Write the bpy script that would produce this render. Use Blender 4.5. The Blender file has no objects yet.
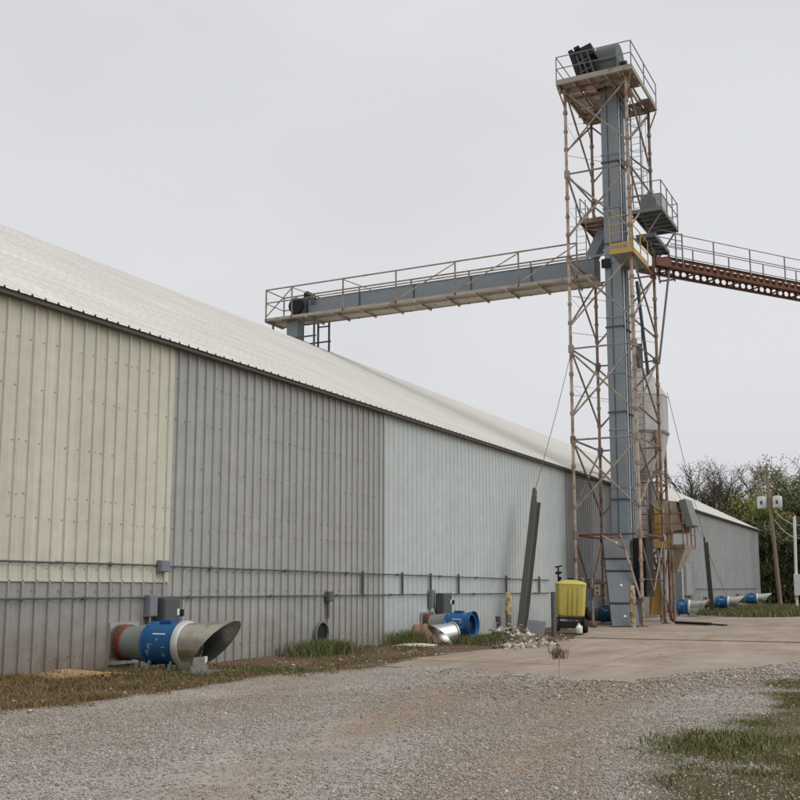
import bpy, bmesh, math, random
import numpy as np
from mathutils import Vector, Matrix

sc = bpy.context.scene
COL = sc.collection
rnd = random.Random(7)
R = math.radians

# ------------------------------------------------------------------ camera
cam = bpy.data.cameras.new('camera')
cam.sensor_fit = 'HORIZONTAL'; cam.sensor_width = 36.0
cam.lens = 36.0 * 1050 / 800
cam.shift_y = 0.05
cam.clip_start = 0.1; cam.clip_end = 5000
camo = bpy.data.objects.new('camera', cam); COL.objects.link(camo)
camo.location = (13.85, 0, 1.555)
camo.rotation_euler = (R(90 + 8.023), 0, R(26.988))
sc.camera = camo

# ------------------------------------------------------------------ sky, sun, exposure
SUN_EL, SUN_AZ = 50.0, 92.0          # azimuth clockwise from +Y
w = bpy.data.worlds.new('World'); sc.world = w; w.use_nodes = True
nt = w.node_tree; nt.nodes.clear()
out = nt.nodes.new('ShaderNodeOutputWorld'); bg = nt.nodes.new('ShaderNodeBackground')
sky = nt.nodes.new('ShaderNodeTexSky'); sky.sky_type = 'NISHITA'; sky.sun_disc = False
sky.sun_elevation = R(SUN_EL); sky.sun_rotation = R(SUN_AZ)
sky.air_density = 1.0; sky.dust_density = 4.0; sky.ozone_density = 1.0; sky.altitude = 0
hs = nt.nodes.new('ShaderNodeHueSaturation'); hs.inputs['Saturation'].default_value = 0.12
tc = nt.nodes.new('ShaderNodeTexCoord')
mp = nt.nodes.new('ShaderNodeMapping'); mp.inputs['Scale'].default_value = (1.0, 1.0, 2.2)
nz = nt.nodes.new('ShaderNodeTexNoise'); nz.inputs['Scale'].default_value = 1.7; nz.inputs['Detail'].default_value = 4.0; nz.inputs['Roughness'].default_value = 0.45
cr = nt.nodes.new('ShaderNodeValToRGB')
cr.color_ramp.elements[0].position = 0.32; cr.color_ramp.elements[0].color = (6.55, 6.68, 7.0, 1)
cr.color_ramp.elements[1].position = 0.66; cr.color_ramp.elements[1].color = (7.6, 7.7, 7.95, 1)
mx = nt.nodes.new('ShaderNodeMixRGB'); mx.inputs[0].default_value = 0.86
L = nt.links.new
L(tc.outputs['Generated'], mp.inputs[0]); L(mp.outputs[0], nz.inputs['Vector']); L(nz.outputs[0], cr.inputs[0])
L(sky.outputs[0], hs.inputs['Color']); L(hs.outputs[0], mx.inputs[1]); L(cr.outputs[0], mx.inputs[2])
L(mx.outputs[0], bg.inputs[0]); bg.inputs[1].default_value = 0.1
L(bg.outputs[0], out.inputs[0])
sl = bpy.data.lights.new('sun', 'SUN'); sl.energy = 1.4; sl.angle = R(65); sl.color = (1, 0.97, 0.93)
so = bpy.data.objects.new('sun', sl); COL.objects.link(so)
so.rotation_euler = (R(90 - SUN_EL), 0, R(180 - SUN_AZ))
so.location = (20, -20, 40)
sc.view_settings.view_transform = 'Standard'; sc.view_settings.look = 'None'
sc.view_settings.exposure = 0.08; sc.view_settings.gamma = 1.0
sc.view_settings.use_curve_mapping = False

# ------------------------------------------------------------------ materials
def S(r, g, b):
    f = lambda c: ((c / 255 + 0.055) / 1.055) ** 2.4 if c > 10 else c / 255 / 12.92
    return (f(r), f(g), f(b), 1)

MATS = {}
def mat(name, col, rough=0.6, metal=0.0, var=0.12, scale=3.0, col2=None, c2lo=0.55, c2hi=0.7, c2scale=4.0, stretch=(1, 1, 1), bump=0.0, bscale=40.0, rand=0.0, spec=0.4, attr=None):
    m = bpy.data.materials.new(name); m.use_nodes = True; MATS[name] = m
    t = m.node_tree; n = t.nodes; b = n['Principled BSDF']; k = t.links.new
    b.inputs['Roughness'].default_value = rough; b.inputs['Metallic'].default_value = metal
    b.inputs['Specular IOR Level'].default_value = spec
    tcn = n.new('ShaderNodeTexCoord'); mpn = n.new('ShaderNodeMapping'); mpn.inputs['Scale'].default_value = stretch
    geo = n.new('ShaderNodeNewGeometry')
    k(geo.outputs['Position'], mpn.inputs[0])
    n1 = n.new('ShaderNodeTexNoise'); n1.inputs['Scale'].default_value = scale; n1.inputs['Detail'].default_value = 6; n1.inputs['Roughness'].default_value = 0.6
    k(mpn.outputs[0], n1.inputs['Vector'])
    r1 = n.new('ShaderNodeMapRange'); r1.inputs[1].default_value = 0.25; r1.inputs[2].default_value = 0.75
    r1.inputs[3].default_value = 1 - var; r1.inputs[4].default_value = 1 + var
    k(n1.outputs[0], r1.inputs[0])
    mul = n.new('ShaderNodeMixRGB'); mul.blend_type = 'MULTIPLY'; mul.inputs[0].default_value = 1
    if attr:
        a = n.new('ShaderNodeVertexColor'); a.layer_name = attr
        k(a.outputs[0], mul.inputs[1])
    else:
        mul.inputs[1].default_value = col
    k(r1.outputs[0], mul.inputs[2])
    last = mul.outputs[0]
    if col2:
        n2 = n.new('ShaderNodeTexNoise'); n2.inputs['Scale'].default_value = c2scale; n2.inputs['Detail'].default_value = 8; n2.inputs['Roughness'].default_value = 0.65
        k(mpn.outputs[0], n2.inputs['Vector'])
        r2 = n.new('ShaderNodeMapRange'); r2.inputs[1].default_value = c2lo; r2.inputs[2].default_value = c2hi
        k(n2.outputs[0], r2.inputs[0])
        m2 = n.new('ShaderNodeMixRGB'); k(r2.outputs[0], m2.inputs[0]); k(last, m2.inputs[1]); m2.inputs[2].default_value = col2
        last = m2.outputs[0]
    if rand:
        oi = n.new('ShaderNodeObjectInfo'); r3 = n.new('ShaderNodeMapRange'); r3.inputs[3].default_value = 1 - rand; r3.inputs[4].default_value = 1 + rand
        k(oi.outputs['Random'], r3.inputs[0])
        m3 = n.new('ShaderNodeMixRGB'); m3.blend_type = 'MULTIPLY'; m3.inputs[0].default_value = 1
        k(last, m3.inputs[1]); k(r3.outputs[0], m3.inputs[2]); last = m3.outputs[0]
    k(last, b.inputs['Base Color'])
    rr = n.new('ShaderNodeMapRange'); rr.inputs[3].default_value = max(0.05, rough - 0.1); rr.inputs[4].default_value = min(1, rough + 0.12)
    k(n1.outputs[0], rr.inputs[0]); k(rr.outputs[0], b.inputs['Roughness'])
    if bump:
        n4 = n.new('ShaderNodeTexNoise'); n4.inputs['Scale'].default_value = bscale; n4.inputs['Detail'].default_value = 4
        k(mpn.outputs[0], n4.inputs['Vector'])
        bp = n.new('ShaderNodeBump'); bp.inputs['Strength'].default_value = bump; bp.inputs['Distance'].default_value = 0.02
        k(n4.outputs[0], bp.inputs['Height']); k(bp.outputs[0], b.inputs['Normal'])
    return m

def wall_mat(name, col, dirt_col, dirt_amt, streak=0.14, rand=0.03, rough=0.5):
    """painted sheet steel: vertical run-off streaks, mud splash at the foot with a ragged edge, blotches"""
    m = mat(name, col, rough, 0.0, var=0.06, scale=0.8, rand=rand, spec=0.35)
    t = m.node_tree; n = t.nodes; k = t.links.new; b = n['Principled BSDF']
    src = b.inputs['Base Color'].links[0].from_socket
    geo = n.new('ShaderNodeNewGeometry'); mp_ = n.new('ShaderNodeMapping'); mp_.inputs['Scale'].default_value = (1, 7, 0.25)
    k(geo.outputs['Position'], mp_.inputs[0])
    a = n.new('ShaderNodeTexNoise'); a.inputs['Scale'].default_value = 1.6; a.inputs['Detail'].default_value = 7; a.inputs['Roughness'].default_value = 0.7
    k(mp_.outputs[0], a.inputs['Vector'])
    r = n.new('ShaderNodeMapRange'); r.inputs[1].default_value = 0.35; r.inputs[2].default_value = 0.75; r.inputs[3].default_value = 1.06; r.inputs[4].default_value = 1 - streak
    k(a.outputs[0], r.inputs[0])
    mu = n.new('ShaderNodeMixRGB'); mu.blend_type = 'MULTIPLY'; mu.inputs[0].default_value = 1; k(src, mu.inputs[1]); k(r.outputs[0], mu.inputs[2])
    # splash of mud
    sx = n.new('ShaderNodeSeparateXYZ'); k(geo.outputs['Position'], sx.inputs[0])
    g = n.new('ShaderNodeTexNoise'); g.inputs['Scale'].default_value = 2.3; g.inputs['Detail'].default_value = 8; g.inputs['Roughness'].default_value = 0.7
    k(geo.outputs['Position'], g.inputs['Vector'])
    ad = n.new('ShaderNodeMath'); ad.operation = 'MULTIPLY_ADD'; ad.inputs[1].default_value = -1.9; k(g.outputs[0], ad.inputs[0]); k(sx.outputs[2], ad.inputs[2])
    r2 = n.new('ShaderNodeMapRange'); r2.inputs[1].default_value = -1.05; r2.inputs[2].default_value = 0.25; r2.inputs[3].default_value = dirt_amt; r2.inputs[4].default_value = 0
    k(ad.outputs[0], r2.inputs[0])
    m2 = n.new('ShaderNodeMixRGB'); k(r2.outputs[0], m2.inputs[0]); k(mu.outputs[0], m2.inputs[1]); m2.inputs[2].default_value = dirt_col
    # fine specks of rust and dents of dirt
    v = n.new('ShaderNodeTexNoise'); v.inputs['Scale'].default_value = 9; v.inputs['Detail'].default_value = 9; v.inputs['Roughness'].default_value = 0.75
    k(geo.outputs['Position'], v.inputs['Vector'])
    r4 = n.new('ShaderNodeMapRange'); r4.inputs[1].default_value = 0.64; r4.inputs[2].default_value = 0.74; r4.inputs[3].default_value = 0; r4.inputs[4].default_value = 0.45
    k(v.outputs[0], r4.inputs[0])
    m4 = n.new('ShaderNodeMixRGB'); k(r4.outputs[0], m4.inputs[0]); k(m2.outputs[0], m4.inputs[1]); m4.inputs[2].default_value = dirt_col
    k(m4.outputs[0], b.inputs['Base Color'])
    # narrow rust and grime runs
    mq = n.new('ShaderNodeMapping'); mq.inputs['Scale'].default_value = (1, 9, 0.22); k(geo.outputs['Position'], mq.inputs[0])
    q1 = n.new('ShaderNodeTexNoise'); q1.inputs['Scale'].default_value = 1.3; q1.inputs['Detail'].default_value = 9; q1.inputs['Roughness'].default_value = 0.75; k(mq.outputs[0], q1.inputs['Vector'])
    q2 = n.new('ShaderNodeMapRange'); q2.inputs[1].default_value = 0.60; q2.inputs[2].default_value = 0.74; q2.inputs[3].default_value = 0; q2.inputs[4].default_value = 0.42; k(q1.outputs[0], q2.inputs[0])
    q3 = n.new('ShaderNodeMixRGB'); k(q2.outputs[0], q3.inputs[0]); k(m4.outputs[0], q3.inputs[1]); q3.inputs[2].default_value = dirt_col; k(q3.outputs[0], b.inputs['Base Color'])
    # slightly wavy sheet
    wn = n.new('ShaderNodeTexNoise'); wn.inputs['Scale'].default_value = 1.7; wn.inputs['Detail'].default_value = 2; k(geo.outputs['Position'], wn.inputs['Vector'])
    bp = n.new('ShaderNodeBump'); bp.inputs['Strength'].default_value = 0.8; bp.inputs['Distance'].default_value = 0.05
    k(wn.outputs[0], bp.inputs['Height']); k(bp.outputs[0], b.inputs['Normal'])
    return m

M_cream = wall_mat('painted cream sheet', S(197, 194, 178), S(124, 114, 98), 0.3, streak=0.12)
M_dgrey = wall_mat('weathered grey sheet', S(164, 164, 160), S(112, 101, 86), 0.5, streak=0.2)
M_lgrey = wall_mat('pale grey sheet', S(184, 190, 189), S(136, 130, 118), 0.3, streak=0.07)
M_mgrey = wall_mat('mid grey sheet', S(146, 147, 147), S(110, 102, 90), 0.4, streak=0.12)
M_lower = wall_mat('lower grey sheet', S(154, 153, 150), S(112, 94, 78), 0.8, streak=0.2)
M_fgrey = wall_mat('far grey sheet', S(166, 168, 167), S(118, 110, 98), 0.35, streak=0.1)

def roof_mat():
    m = mat('white roof sheet', S(222, 220, 213), 0.6, 0.0, var=0.05, scale=0.6, rand=0.025)
    t = m.node_tree; n = t.nodes; k = t.links.new; b = n['Principled BSDF']
    src = b.inputs['Base Color'].links[0].from_socket
    geo = n.new('ShaderNodeNewGeometry'); mp_ = n.new('ShaderNodeMapping'); mp_.inputs['Scale'].default_value = (4.5, 0.10, 0.0)
    k(geo.outputs['Position'], mp_.inputs[0])
    a = n.new('ShaderNodeTexNoise'); a.inputs['Scale'].default_value = 1.0; a.inputs['Detail'].default_value = 8; a.inputs['Roughness'].default_value = 0.7
    k(mp_.outputs[0], a.inputs['Vector'])
    r = n.new('ShaderNodeMapRange'); r.inputs[1].default_value = 0.3; r.inputs[2].default_value = 0.75; r.inputs[3].default_value = 1.06; r.inputs[4].default_value = 0.76
    k(a.outputs[0], r.inputs[0])
    mu = n.new('ShaderNodeMixRGB'); mu.blend_type = 'MULTIPLY'; mu.inputs[0].default_value = 1; k(src, mu.inputs[1]); k(r.outputs[0], mu.inputs[2])
    k(mu.outputs[0], b.inputs['Base Color'])
    return m
M_roof = roof_mat()
M_dark = mat('dark closure', S(58, 54, 50), 0.8)
M_trim = mat('eave trim brown grey', S(92, 86, 78), 0.6, var=0.15, scale=2)
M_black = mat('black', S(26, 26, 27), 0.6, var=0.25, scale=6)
M_rubber = mat('dark rubber', S(40, 38, 36), 0.8, var=0.2)
M_conduit = mat('grey conduit', S(96, 99, 98), 0.5, 0.3, var=0.15)
M_box = mat('dark grey enclosure', S(84, 88, 90), 0.5, 0.1, var=0.1, scale=4)
M_boxl = mat('grey enclosure', S(122, 126, 132), 0.5, 0.1, var=0.1, scale=4)
M_blue = mat('blue fan paint', S(30, 88, 138), 0.55, 0.0, var=0.12, scale=5, col2=S(158, 168, 176), c2lo=0.615, c2hi=0.65, c2scale=5.0)
M_galv = mat('galvanised steel', S(206, 207, 202), 0.27, 0.92, var=0.1, scale=7, col2=S(176, 170, 158), c2lo=0.5, c2hi=0.7, c2scale=3)
M_galvd = mat('dull grey cone', S(138, 142, 140), 0.55, 0.2, var=0.1, scale=5)
M_white = mat('white paint', S(222, 222, 218), 0.5, var=0.06)
M_red = mat('faded red flex', S(118, 66, 55), 0.8, var=0.25, scale=14)
M_leg = mat('blue grey elevator steel', S(136, 145, 152), 0.5, 0.1, var=0.08, scale=1.2, rand=0.04)
M_legd = mat('dark grey steel', S(82, 86, 88), 0.55, 0.2, var=0.12, scale=3)
M_steel = mat('grey painted steel', S(120, 124, 124), 0.55, 0.1, var=0.12, scale=3, col2=S(110, 84, 66), c2lo=0.62, c2hi=0.75, c2scale=3)
M_tan = mat('faded primer steel', S(180, 164, 146), 0.7, 0.0, var=0.18, scale=3, col2=S(128, 94, 76), c2lo=0.46, c2hi=0.66, c2scale=2.2)
M_tan2 = mat('rusting primer steel', S(146, 124, 108), 0.75, 0.0, var=0.22, scale=3, col2=S(112, 78, 62), c2lo=0.45, c2hi=0.6, c2scale=2.6)
M_brace = mat('brown grey brace', S(144, 133, 122), 0.7, 0.0, var=0.25, scale=3, col2=S(112, 86, 70), c2lo=0.5, c2hi=0.65, c2scale=2)
M_deck = mat('pinkish primer deck', S(182, 160, 148), 0.75, 0.0, var=0.16, scale=2, col2=S(134, 92, 74), c2lo=0.52, c2hi=0.64, c2scale=1.7)
M_sand = mat('sandy conveyor deck', S(164, 155, 142), 0.7, 0.0, var=0.14, scale=2, col2=S(130, 106, 88), c2lo=0.56, c2hi=0.68, c2scale=1.8)
M_rust = mat('rust', S(116, 80, 66), 0.85, 0.0, var=0.25, scale=4, col2=S(88, 60, 50), c2lo=0.45, c2hi=0.7, c2scale=3)
M_yel = mat('faded yellow steel', S(190, 154, 88), 0.65, 0.0, var=0.12, scale=3, col2=S(150, 110, 74), c2lo=0.55, c2hi=0.7, c2scale=3)
M_tank = mat('yellow plastic', S(194, 182, 92), 0.5, 0.0, var=0.08, scale=3, col2=S(176, 160, 84), c2lo=0.58, c2hi=0.8, c2scale=3)
M_bin = mat('dusty galvanised bin', S(188, 188, 186), 0.65, 0.15, var=0.1, scale=1.2, col2=S(164, 156, 146), c2lo=0.5, c2hi=0.75, c2scale=1.5)
M_plate = mat('grey boot plate', S(106, 111, 115), 0.5, 0.15, var=0.1, scale=3)
M_wood = mat('weathered pole wood', S(132, 118, 102), 0.85, 0.0, var=0.2, scale=3, stretch=(6, 6, 0.5))
M_bol = mat('weathered post', S(112, 110, 98), 0.8, 0.0, var=0.2, scale=6)
M_boly = mat('flaking yellow post', S(188, 172, 138), 0.8, 0.0, var=0.15, scale=6, col2=S(130, 108, 84), c2lo=0.46, c2hi=0.54, c2scale=7)
M_bark = mat('bark', S(74, 64, 56), 0.9, 0.0, var=0.25, scale=2)
M_barkd = mat('grey twig bark', S(92, 84, 76), 0.9, 0.0, var=0.2, scale=2)
M_chunk = mat('broken concrete', S(176, 172, 164), 0.9, 0.0, var=0.25, scale=9)
M_card = mat('crumpled brown tarp', S(142, 112, 92), 0.8, 0.0, var=0.25, scale=6)
M_door = mat('dark grey door', S(92, 92, 94), 0.6, 0.0, var=0.08, scale=1.5)
M_attr = mat('tinted stones', (1, 1, 1, 1), 0.9, 0.0, var=0.12, scale=30, attr='tint', spec=0.2)
M_blade = mat('grass blades', (1, 1, 1, 1), 0.75, 0.0, var=0.15, scale=3, attr='tint', spec=0.2)

# ------------------------------------------------------------------ helpers
def tag(o, label=None, cat=None, group=None, kind=None):
    if label: o['label'] = label
    if cat: o['category'] = cat
    if group: o['group'] = group
    if kind: o['kind'] = kind
    return o
def empty(name, loc=(0, 0, 0), rz=0):
    o = bpy.data.objects.new(name, None); COL.objects.link(o); o.location = loc; o.rotation_euler = (0, 0, rz); o.empty_display_size = 0.3
    return o

class MB:
    def __init__(s): s.v = []; s.f = []; s.m = []
    def add(s, vs, fs, mi=0):
        o = len(s.v); s.v += [tuple(v) for v in vs]
        for f in fs: s.f.append([i + o for i in f]); s.m.append(mi)
        return s
    def box(s, x0, x1, y0, y1, z0, z1, mi=0, M=None):
        vs = [(x0, y0, z0), (x1, y0, z0), (x1, y1, z0), (x0, y1, z0), (x0, y0, z1), (x1, y0, z1), (x1, y1, z1), (x0, y1, z1)]
        if M: vs = [M @ Vector(v) for v in vs]
        return s.add(vs, [(3, 2, 1, 0), (4, 5, 6, 7), (0, 1, 5, 4), (1, 2, 6, 5), (2, 3, 7, 6), (3, 0, 4, 7)], mi)
    def tube(s, p, q, r, r2=None, n=8, mi=0, caps=True):
        p = Vector(p); q = Vector(q); r2 = r if r2 is None else r2
        d = (q - p).normalized(); a = d.orthogonal().normalized(); b = d.cross(a)
        vs = []
        for c, rr in ((p, r), (q, r2)):
            for i in range(n):
                t = 2 * math.pi * (i + 0.5) / n; vs.append(c + a * math.cos(t) * rr + b * math.sin(t) * rr)
        fs = [(i, (i + 1) % n, n + (i + 1) % n, n + i) for i in range(n)]
        if caps: fs += [tuple(reversed(range(n))), tuple(range(n, 2 * n))]
        return s.add(vs, fs, mi)
    def beam(s, p, q, w, h, mi=0, up=(0, 0, 1)):
        p = Vector(p); q = Vector(q); d = (q - p).normalized(); up = Vector(up)
        if abs(d.dot(up)) > 0.98: up = Vector((0, 1, 0))
        a = d.cross(up).normalized(); b = a.cross(d).normalized()
        vs = [c + a * sx * w / 2 + b * sy * h / 2 for c in (p, q) for sx, sy in ((-1, -1), (1, -1), (1, 1), (-1, 1))]
        return s.add(vs, [(0, 1, 2, 3), (7, 6, 5, 4), (0, 4, 5, 1), (1, 5, 6, 2), (2, 6, 7, 3), (3, 7, 4, 0)], mi)
    def angle(s, p, q, w, t=0.01, mi=0):       # an L section
        p = Vector(p); q = Vector(q); d = (q - p).normalized(); up = Vector((0, 0, 1))
        if abs(d.dot(up)) > 0.95: up = Vector((1, 0, 0))
        a = d.cross(up).normalized(); b = a.cross(d).normalized()
        s.beam(p + a * w / 2, q + a * w / 2, w, t, mi, b); s.beam(p + b * (w / 2 + t / 2), q + b * (w / 2 + t / 2), t, w, mi, b); return s
    def lathe(s, prof, axis='x', o=(0, 0, 0), n=24, mi=0):     # prof: (along, radius)
        o = Vector(o); vs = []
        for (u, r) in prof:
            for i in range(n):
                t = 2 * math.pi * i / n; c, d = math.cos(t) * r, math.sin(t) * r
                vs.append(o + (Vector((u, c, d)) if axis == 'x' else Vector((c, d, u)) if axis == 'z' else Vector((d, u, c))))
        fs = []
        for k in range(len(prof) - 1):
            for i in range(n): fs.append((k * n + i, k * n + (i + 1) % n, (k + 1) * n + (i + 1) % n, (k + 1) * n + i))
        return s.add(vs, fs, mi)
    def poly(s, pts, mi=0): return s.add(pts, [tuple(range(len(pts)))], mi)
    def prism(s, pts, z0, z1, mi=0):
        n = len(pts)
        return s.add([(x, y, z0) for x, y in pts] + [(x, y, z1) for x, y in pts],
                     [tuple(reversed(range(n))), tuple(range(n, 2 * n))] + [(i, (i + 1) % n, n + (i + 1) % n, n + i) for i in range(n)], mi)
    def mesh(s, name, mats, smooth=False):
        me = bpy.data.meshes.new(name); me.from_pydata(s.v, [], s.f)
        for m in (mats if isinstance(mats, (list, tuple)) else [mats]): me.materials.append(m)
        me.polygons.foreach_set('material_index', s.m)
        bm = bmesh.new(); bm.from_mesh(me); bmesh.ops.recalc_face_normals(bm, faces=bm.faces); bm.to_mesh(me); bm.free()
        if smooth:
            me.polygons.foreach_set('use_smooth', [True] * len(me.polygons))
            try: me.set_sharp_from_angle(angle=R(35))
            except Exception: pass
        me.update(); return me
    def build(s, name, mats, parent=None, smooth=False, loc=None, rot=None):
        return put(name, s.mesh(name, mats, smooth), parent, loc, rot)
def put(name, me, parent=None, loc=None, rot=None):
    o = bpy.data.objects.new(name, me); COL.objects.link(o)
    if parent: o.parent = parent
    if loc is not None: o.location = loc
    if rot is not None: o.rotation_euler = rot
    return o
def bev(o, wd=0.01, seg=2):
    b = o.modifiers.new('bevel', 'BEVEL'); b.width = wd; b.segments = seg; b.limit_method = 'ANGLE'; b.angle_limit = R(40); return o
def wire(pts, r, n=6):
    mb = MB()
    for a, b in zip(pts[:-1], pts[1:]): mb.tube(a, b, r, n=n, caps=False)
    return mb
def sag(p, q, s, n=10):
    p = Vector(p); q = Vector(q); return [p.lerp(q, i / n) - Vector((0, 0, s * 4 * (i / n) * (1 - i / n))) for i in range(n + 1)]
def npmesh(name, V, F, mats, tint=None, parent=None, smooth=False):
    me = bpy.data.meshes.new(name); nv = len(V); nf, k = F.shape
    me.vertices.add(nv); me.vertices.foreach_set('co', np.ascontiguousarray(V, np.float32).ravel())
    me.loops.add(nf * k); me.loops.foreach_set('vertex_index', np.ascontiguousarray(F, np.int32).ravel())
    me.polygons.add(nf); me.polygons.foreach_set('loop_start', np.arange(0, nf * k, k, dtype=np.int32))
    if smooth: me.polygons.foreach_set('use_smooth', np.ones(nf, bool))
    me.update(calc_edges=True)
    if tint is not None:
        a = me.color_attributes.new('tint', 'FLOAT_COLOR', 'POINT')
        c = np.ones((nv, 4), np.float32); c[:, :3] = tint; a.data.foreach_set('color', c.ravel())
    me.materials.append(mats); return put(name, me, parent)

_rs = np.random.RandomState(5)
_tab = _rs.rand(256, 256)
def vnoise(x, y):
    xi = np.floor(x).astype(int); yi = np.floor(y).astype(int); fx = x - xi; fy = y - yi
    fx = fx * fx * (3 - 2 * fx); fy = fy * fy * (3 - 2 * fy)
    g = lambda i, j: _tab[i % 256, j % 256]
    return (g(xi, yi) * (1 - fx) + g(xi + 1, yi) * fx) * (1 - fy) + (g(xi, yi + 1) * (1 - fx) + g(xi + 1, yi + 1) * fx) * fy
def fbm(x, y, o=4):
    s = 0; a = 0.5
    for i in range(o): s = s + a * vnoise(x * 2 ** i + 17.3 * i, y * 2 ** i + 5.1 * i); a *= 0.5
    return s / (1 - 0.5 ** o)
def lin(c): return np.array(S(*c)[:3])
def smooth(e0, e1, x):
    t = np.clip((x - e0) / (e1 - e0), 0, 1); return t * t * (3 - 2 * t)

# ================================================================== GROUND
YK = np.array([-10, 10.3, 11, 12, 13.5, 15.5, 17.2, 18.3, 19.6, 21, 23.2, 25.2, 26.6, 31, 35.5, 41.5, 50, 52, 100])
XK = np.array([2.7, 2.7, 3.2, 3.2, 3.2, 3.0, 3.4, 4.2, 3.6, 3.45, 3.36, 3.6, 4.3, 3.8, 3.0, 1.2, 0.6, 0.4, 0.3])
def dirt_w(X, Y):
    e = np.interp(Y, YK, XK) + (fbm(X * 1.1, Y * 1.1) - 0.5) * 1.5
    return 1 - smooth(-0.35, 0.35, X - e)
def lawn_w(X, Y):
    n = (fbm(X * 0.8 + 9, Y * 0.8) - 0.5)
    g1 = smooth(-0.25, 0.5, X - (11.65 - 0.012 * (Y - 8)) + n * 2.4)                       # verge on the right
    g1 = g1 * smooth(31, 26, Y + n * 3)
    g2 = smooth(-1.2, 1.2, (Y - (58 + 1.4 * np.clip(X - 5, -20, 0) * -1.0 + np.clip(X - 3, 0, 30) * 1.1)) + n * 5)     # far lawn beside the end of the building
    g2 = np.maximum(g2, smooth(-1, 1, Y - 100))
    g3 = smooth(16, 22, X + n * 3)
    return np.clip(np.maximum(np.maximum(g1, g2), g3), 0, 1)
EDGE = np.array([(3.4, 20.4), (3.9, 18.9), (5.2, 18.66), (6.1, 18.54), (7.15, 17.83), (8.25, 16.5), (8.8, 17.1), (9.33, 17.6), (9.98, 19.2), (10.5, 20.8), (11.1, 22.1), (11.6, 26.6)])
def edge_dist(X, Y):
    d = np.full(np.shape(X), 1e9)
    for (ax_, ay_), (bx_, by_) in zip(EDGE[:-1], EDGE[1:]):
        ux, uy = bx_ - ax_, by_ - ay_; t = np.clip(((X - ax_) * ux + (Y - ay_) * uy) / (ux * ux + uy * uy), 0, 1)
        d = np.minimum(d, np.hypot(X - ax_ - t * ux, Y - ay_ - t * uy))
    return d
def berm(X, Y): return np.exp(-(edge_dist(X, Y) / .5) ** 2) * smooth(.25, .7, fbm(X * 1.7 + 2, Y * 1.7))
def zheight(X, Y):
    rut = np.exp(-((X - 10.6 + 0.16 * (Y - 8)) / 0.4) ** 2) + np.exp(-((X - 8.5 + 0.20 * (Y - 8)) / 0.35) ** 2)
    return zheight0(X, Y) + .075 * berm(X, Y) - .022 * rut * smooth(22, 15, Y)
def zheight0(X, Y):
    z = (fbm(X * 0.5, Y * 0.5) - 0.5) * 0.05 + (fbm(X * 3, Y * 3) - 0.5) * 0.012
    bank = np.exp(-((X - 0.2) / 1.1) ** 2) * (0.09 * smooth(15.0, 12.6, Y) + 0.02)       # soil banked at the near wall
    d = dirt_w(X, Y)
    return z * (0.5 + 0.8 * d) + bank + 0.02 * d * (fbm(X * 6, Y * 6) - 0.5) - 0.015
C_grav = lin((164, 160, 154)); C_gravd = lin((150, 134, 118)); C_dirt = lin((116, 96, 78)); C_dirt2 = lin((94, 78, 63)); C_grass = lin((92, 88, 60)); C_straw = lin((148, 126, 92)); C_pad = lin((163, 148, 132))

def ground_grid(x0, x1, y0, y1, step):
    xs = np.arange(x0, x1 + 1e-6, step); ys = np.arange(y0, y1 + 1e-6, step)
    X, Y = np.meshgrid(xs, ys); Z = zheight(X, Y)
    d = dirt_w(X, Y)[..., None]; g = lawn_w(X, Y)[..., None]
    n1 = fbm(X * 0.35 + 3, Y * 0.16 + 8)[..., None]; n2 = fbm(X * 2.1, Y * 2.1)[..., None]
    # wheel tracks: browner compacted bands that run along the yard
    tr = (np.exp(-((X - 10.6 + 0.16 * (Y - 8)) / 0.75) ** 2) * 1.2 + np.exp(-((X - 8.5 + 0.20 * (Y - 8)) / 0.6) ** 2) * 0.9 + np.exp(-((X - 5.2 + 0.05 * (Y - 8)) / 0.5) ** 2) * 0.5)[..., None]
    tr = np.clip(tr * (0.25 + 1.3 * n1 * n2 * 1.6) + smooth(0.45, 0.75, n1) * 0.55, 0, 1)
    col = C_grav * (1 - tr) + C_gravd * tr
    dc = C_dirt * n2 + C_dirt2 * (1 - n2)
    col = col * (1 - d) + dc * d
    gc = C_grass * (0.6 + 0.5 * n2) * (1 - 0.5 * n1) + C_dirt * (0.5 * n1)
    col = col * (1 - g) + gc * g
    col = col * (0.86 + 0.28 * n2)
    ny, nx = X.shape; idx = np.arange(nx * ny).reshape(ny, nx)
    F = np.stack([idx[:-1, :-1], idx[:-1, 1:], idx[1:, 1:], idx[1:, :-1]], -1).reshape(-1, 4)
    return np.stack([X, Y, Z], -1).reshape(-1, 3), F, col.reshape(-1, 3)

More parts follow.
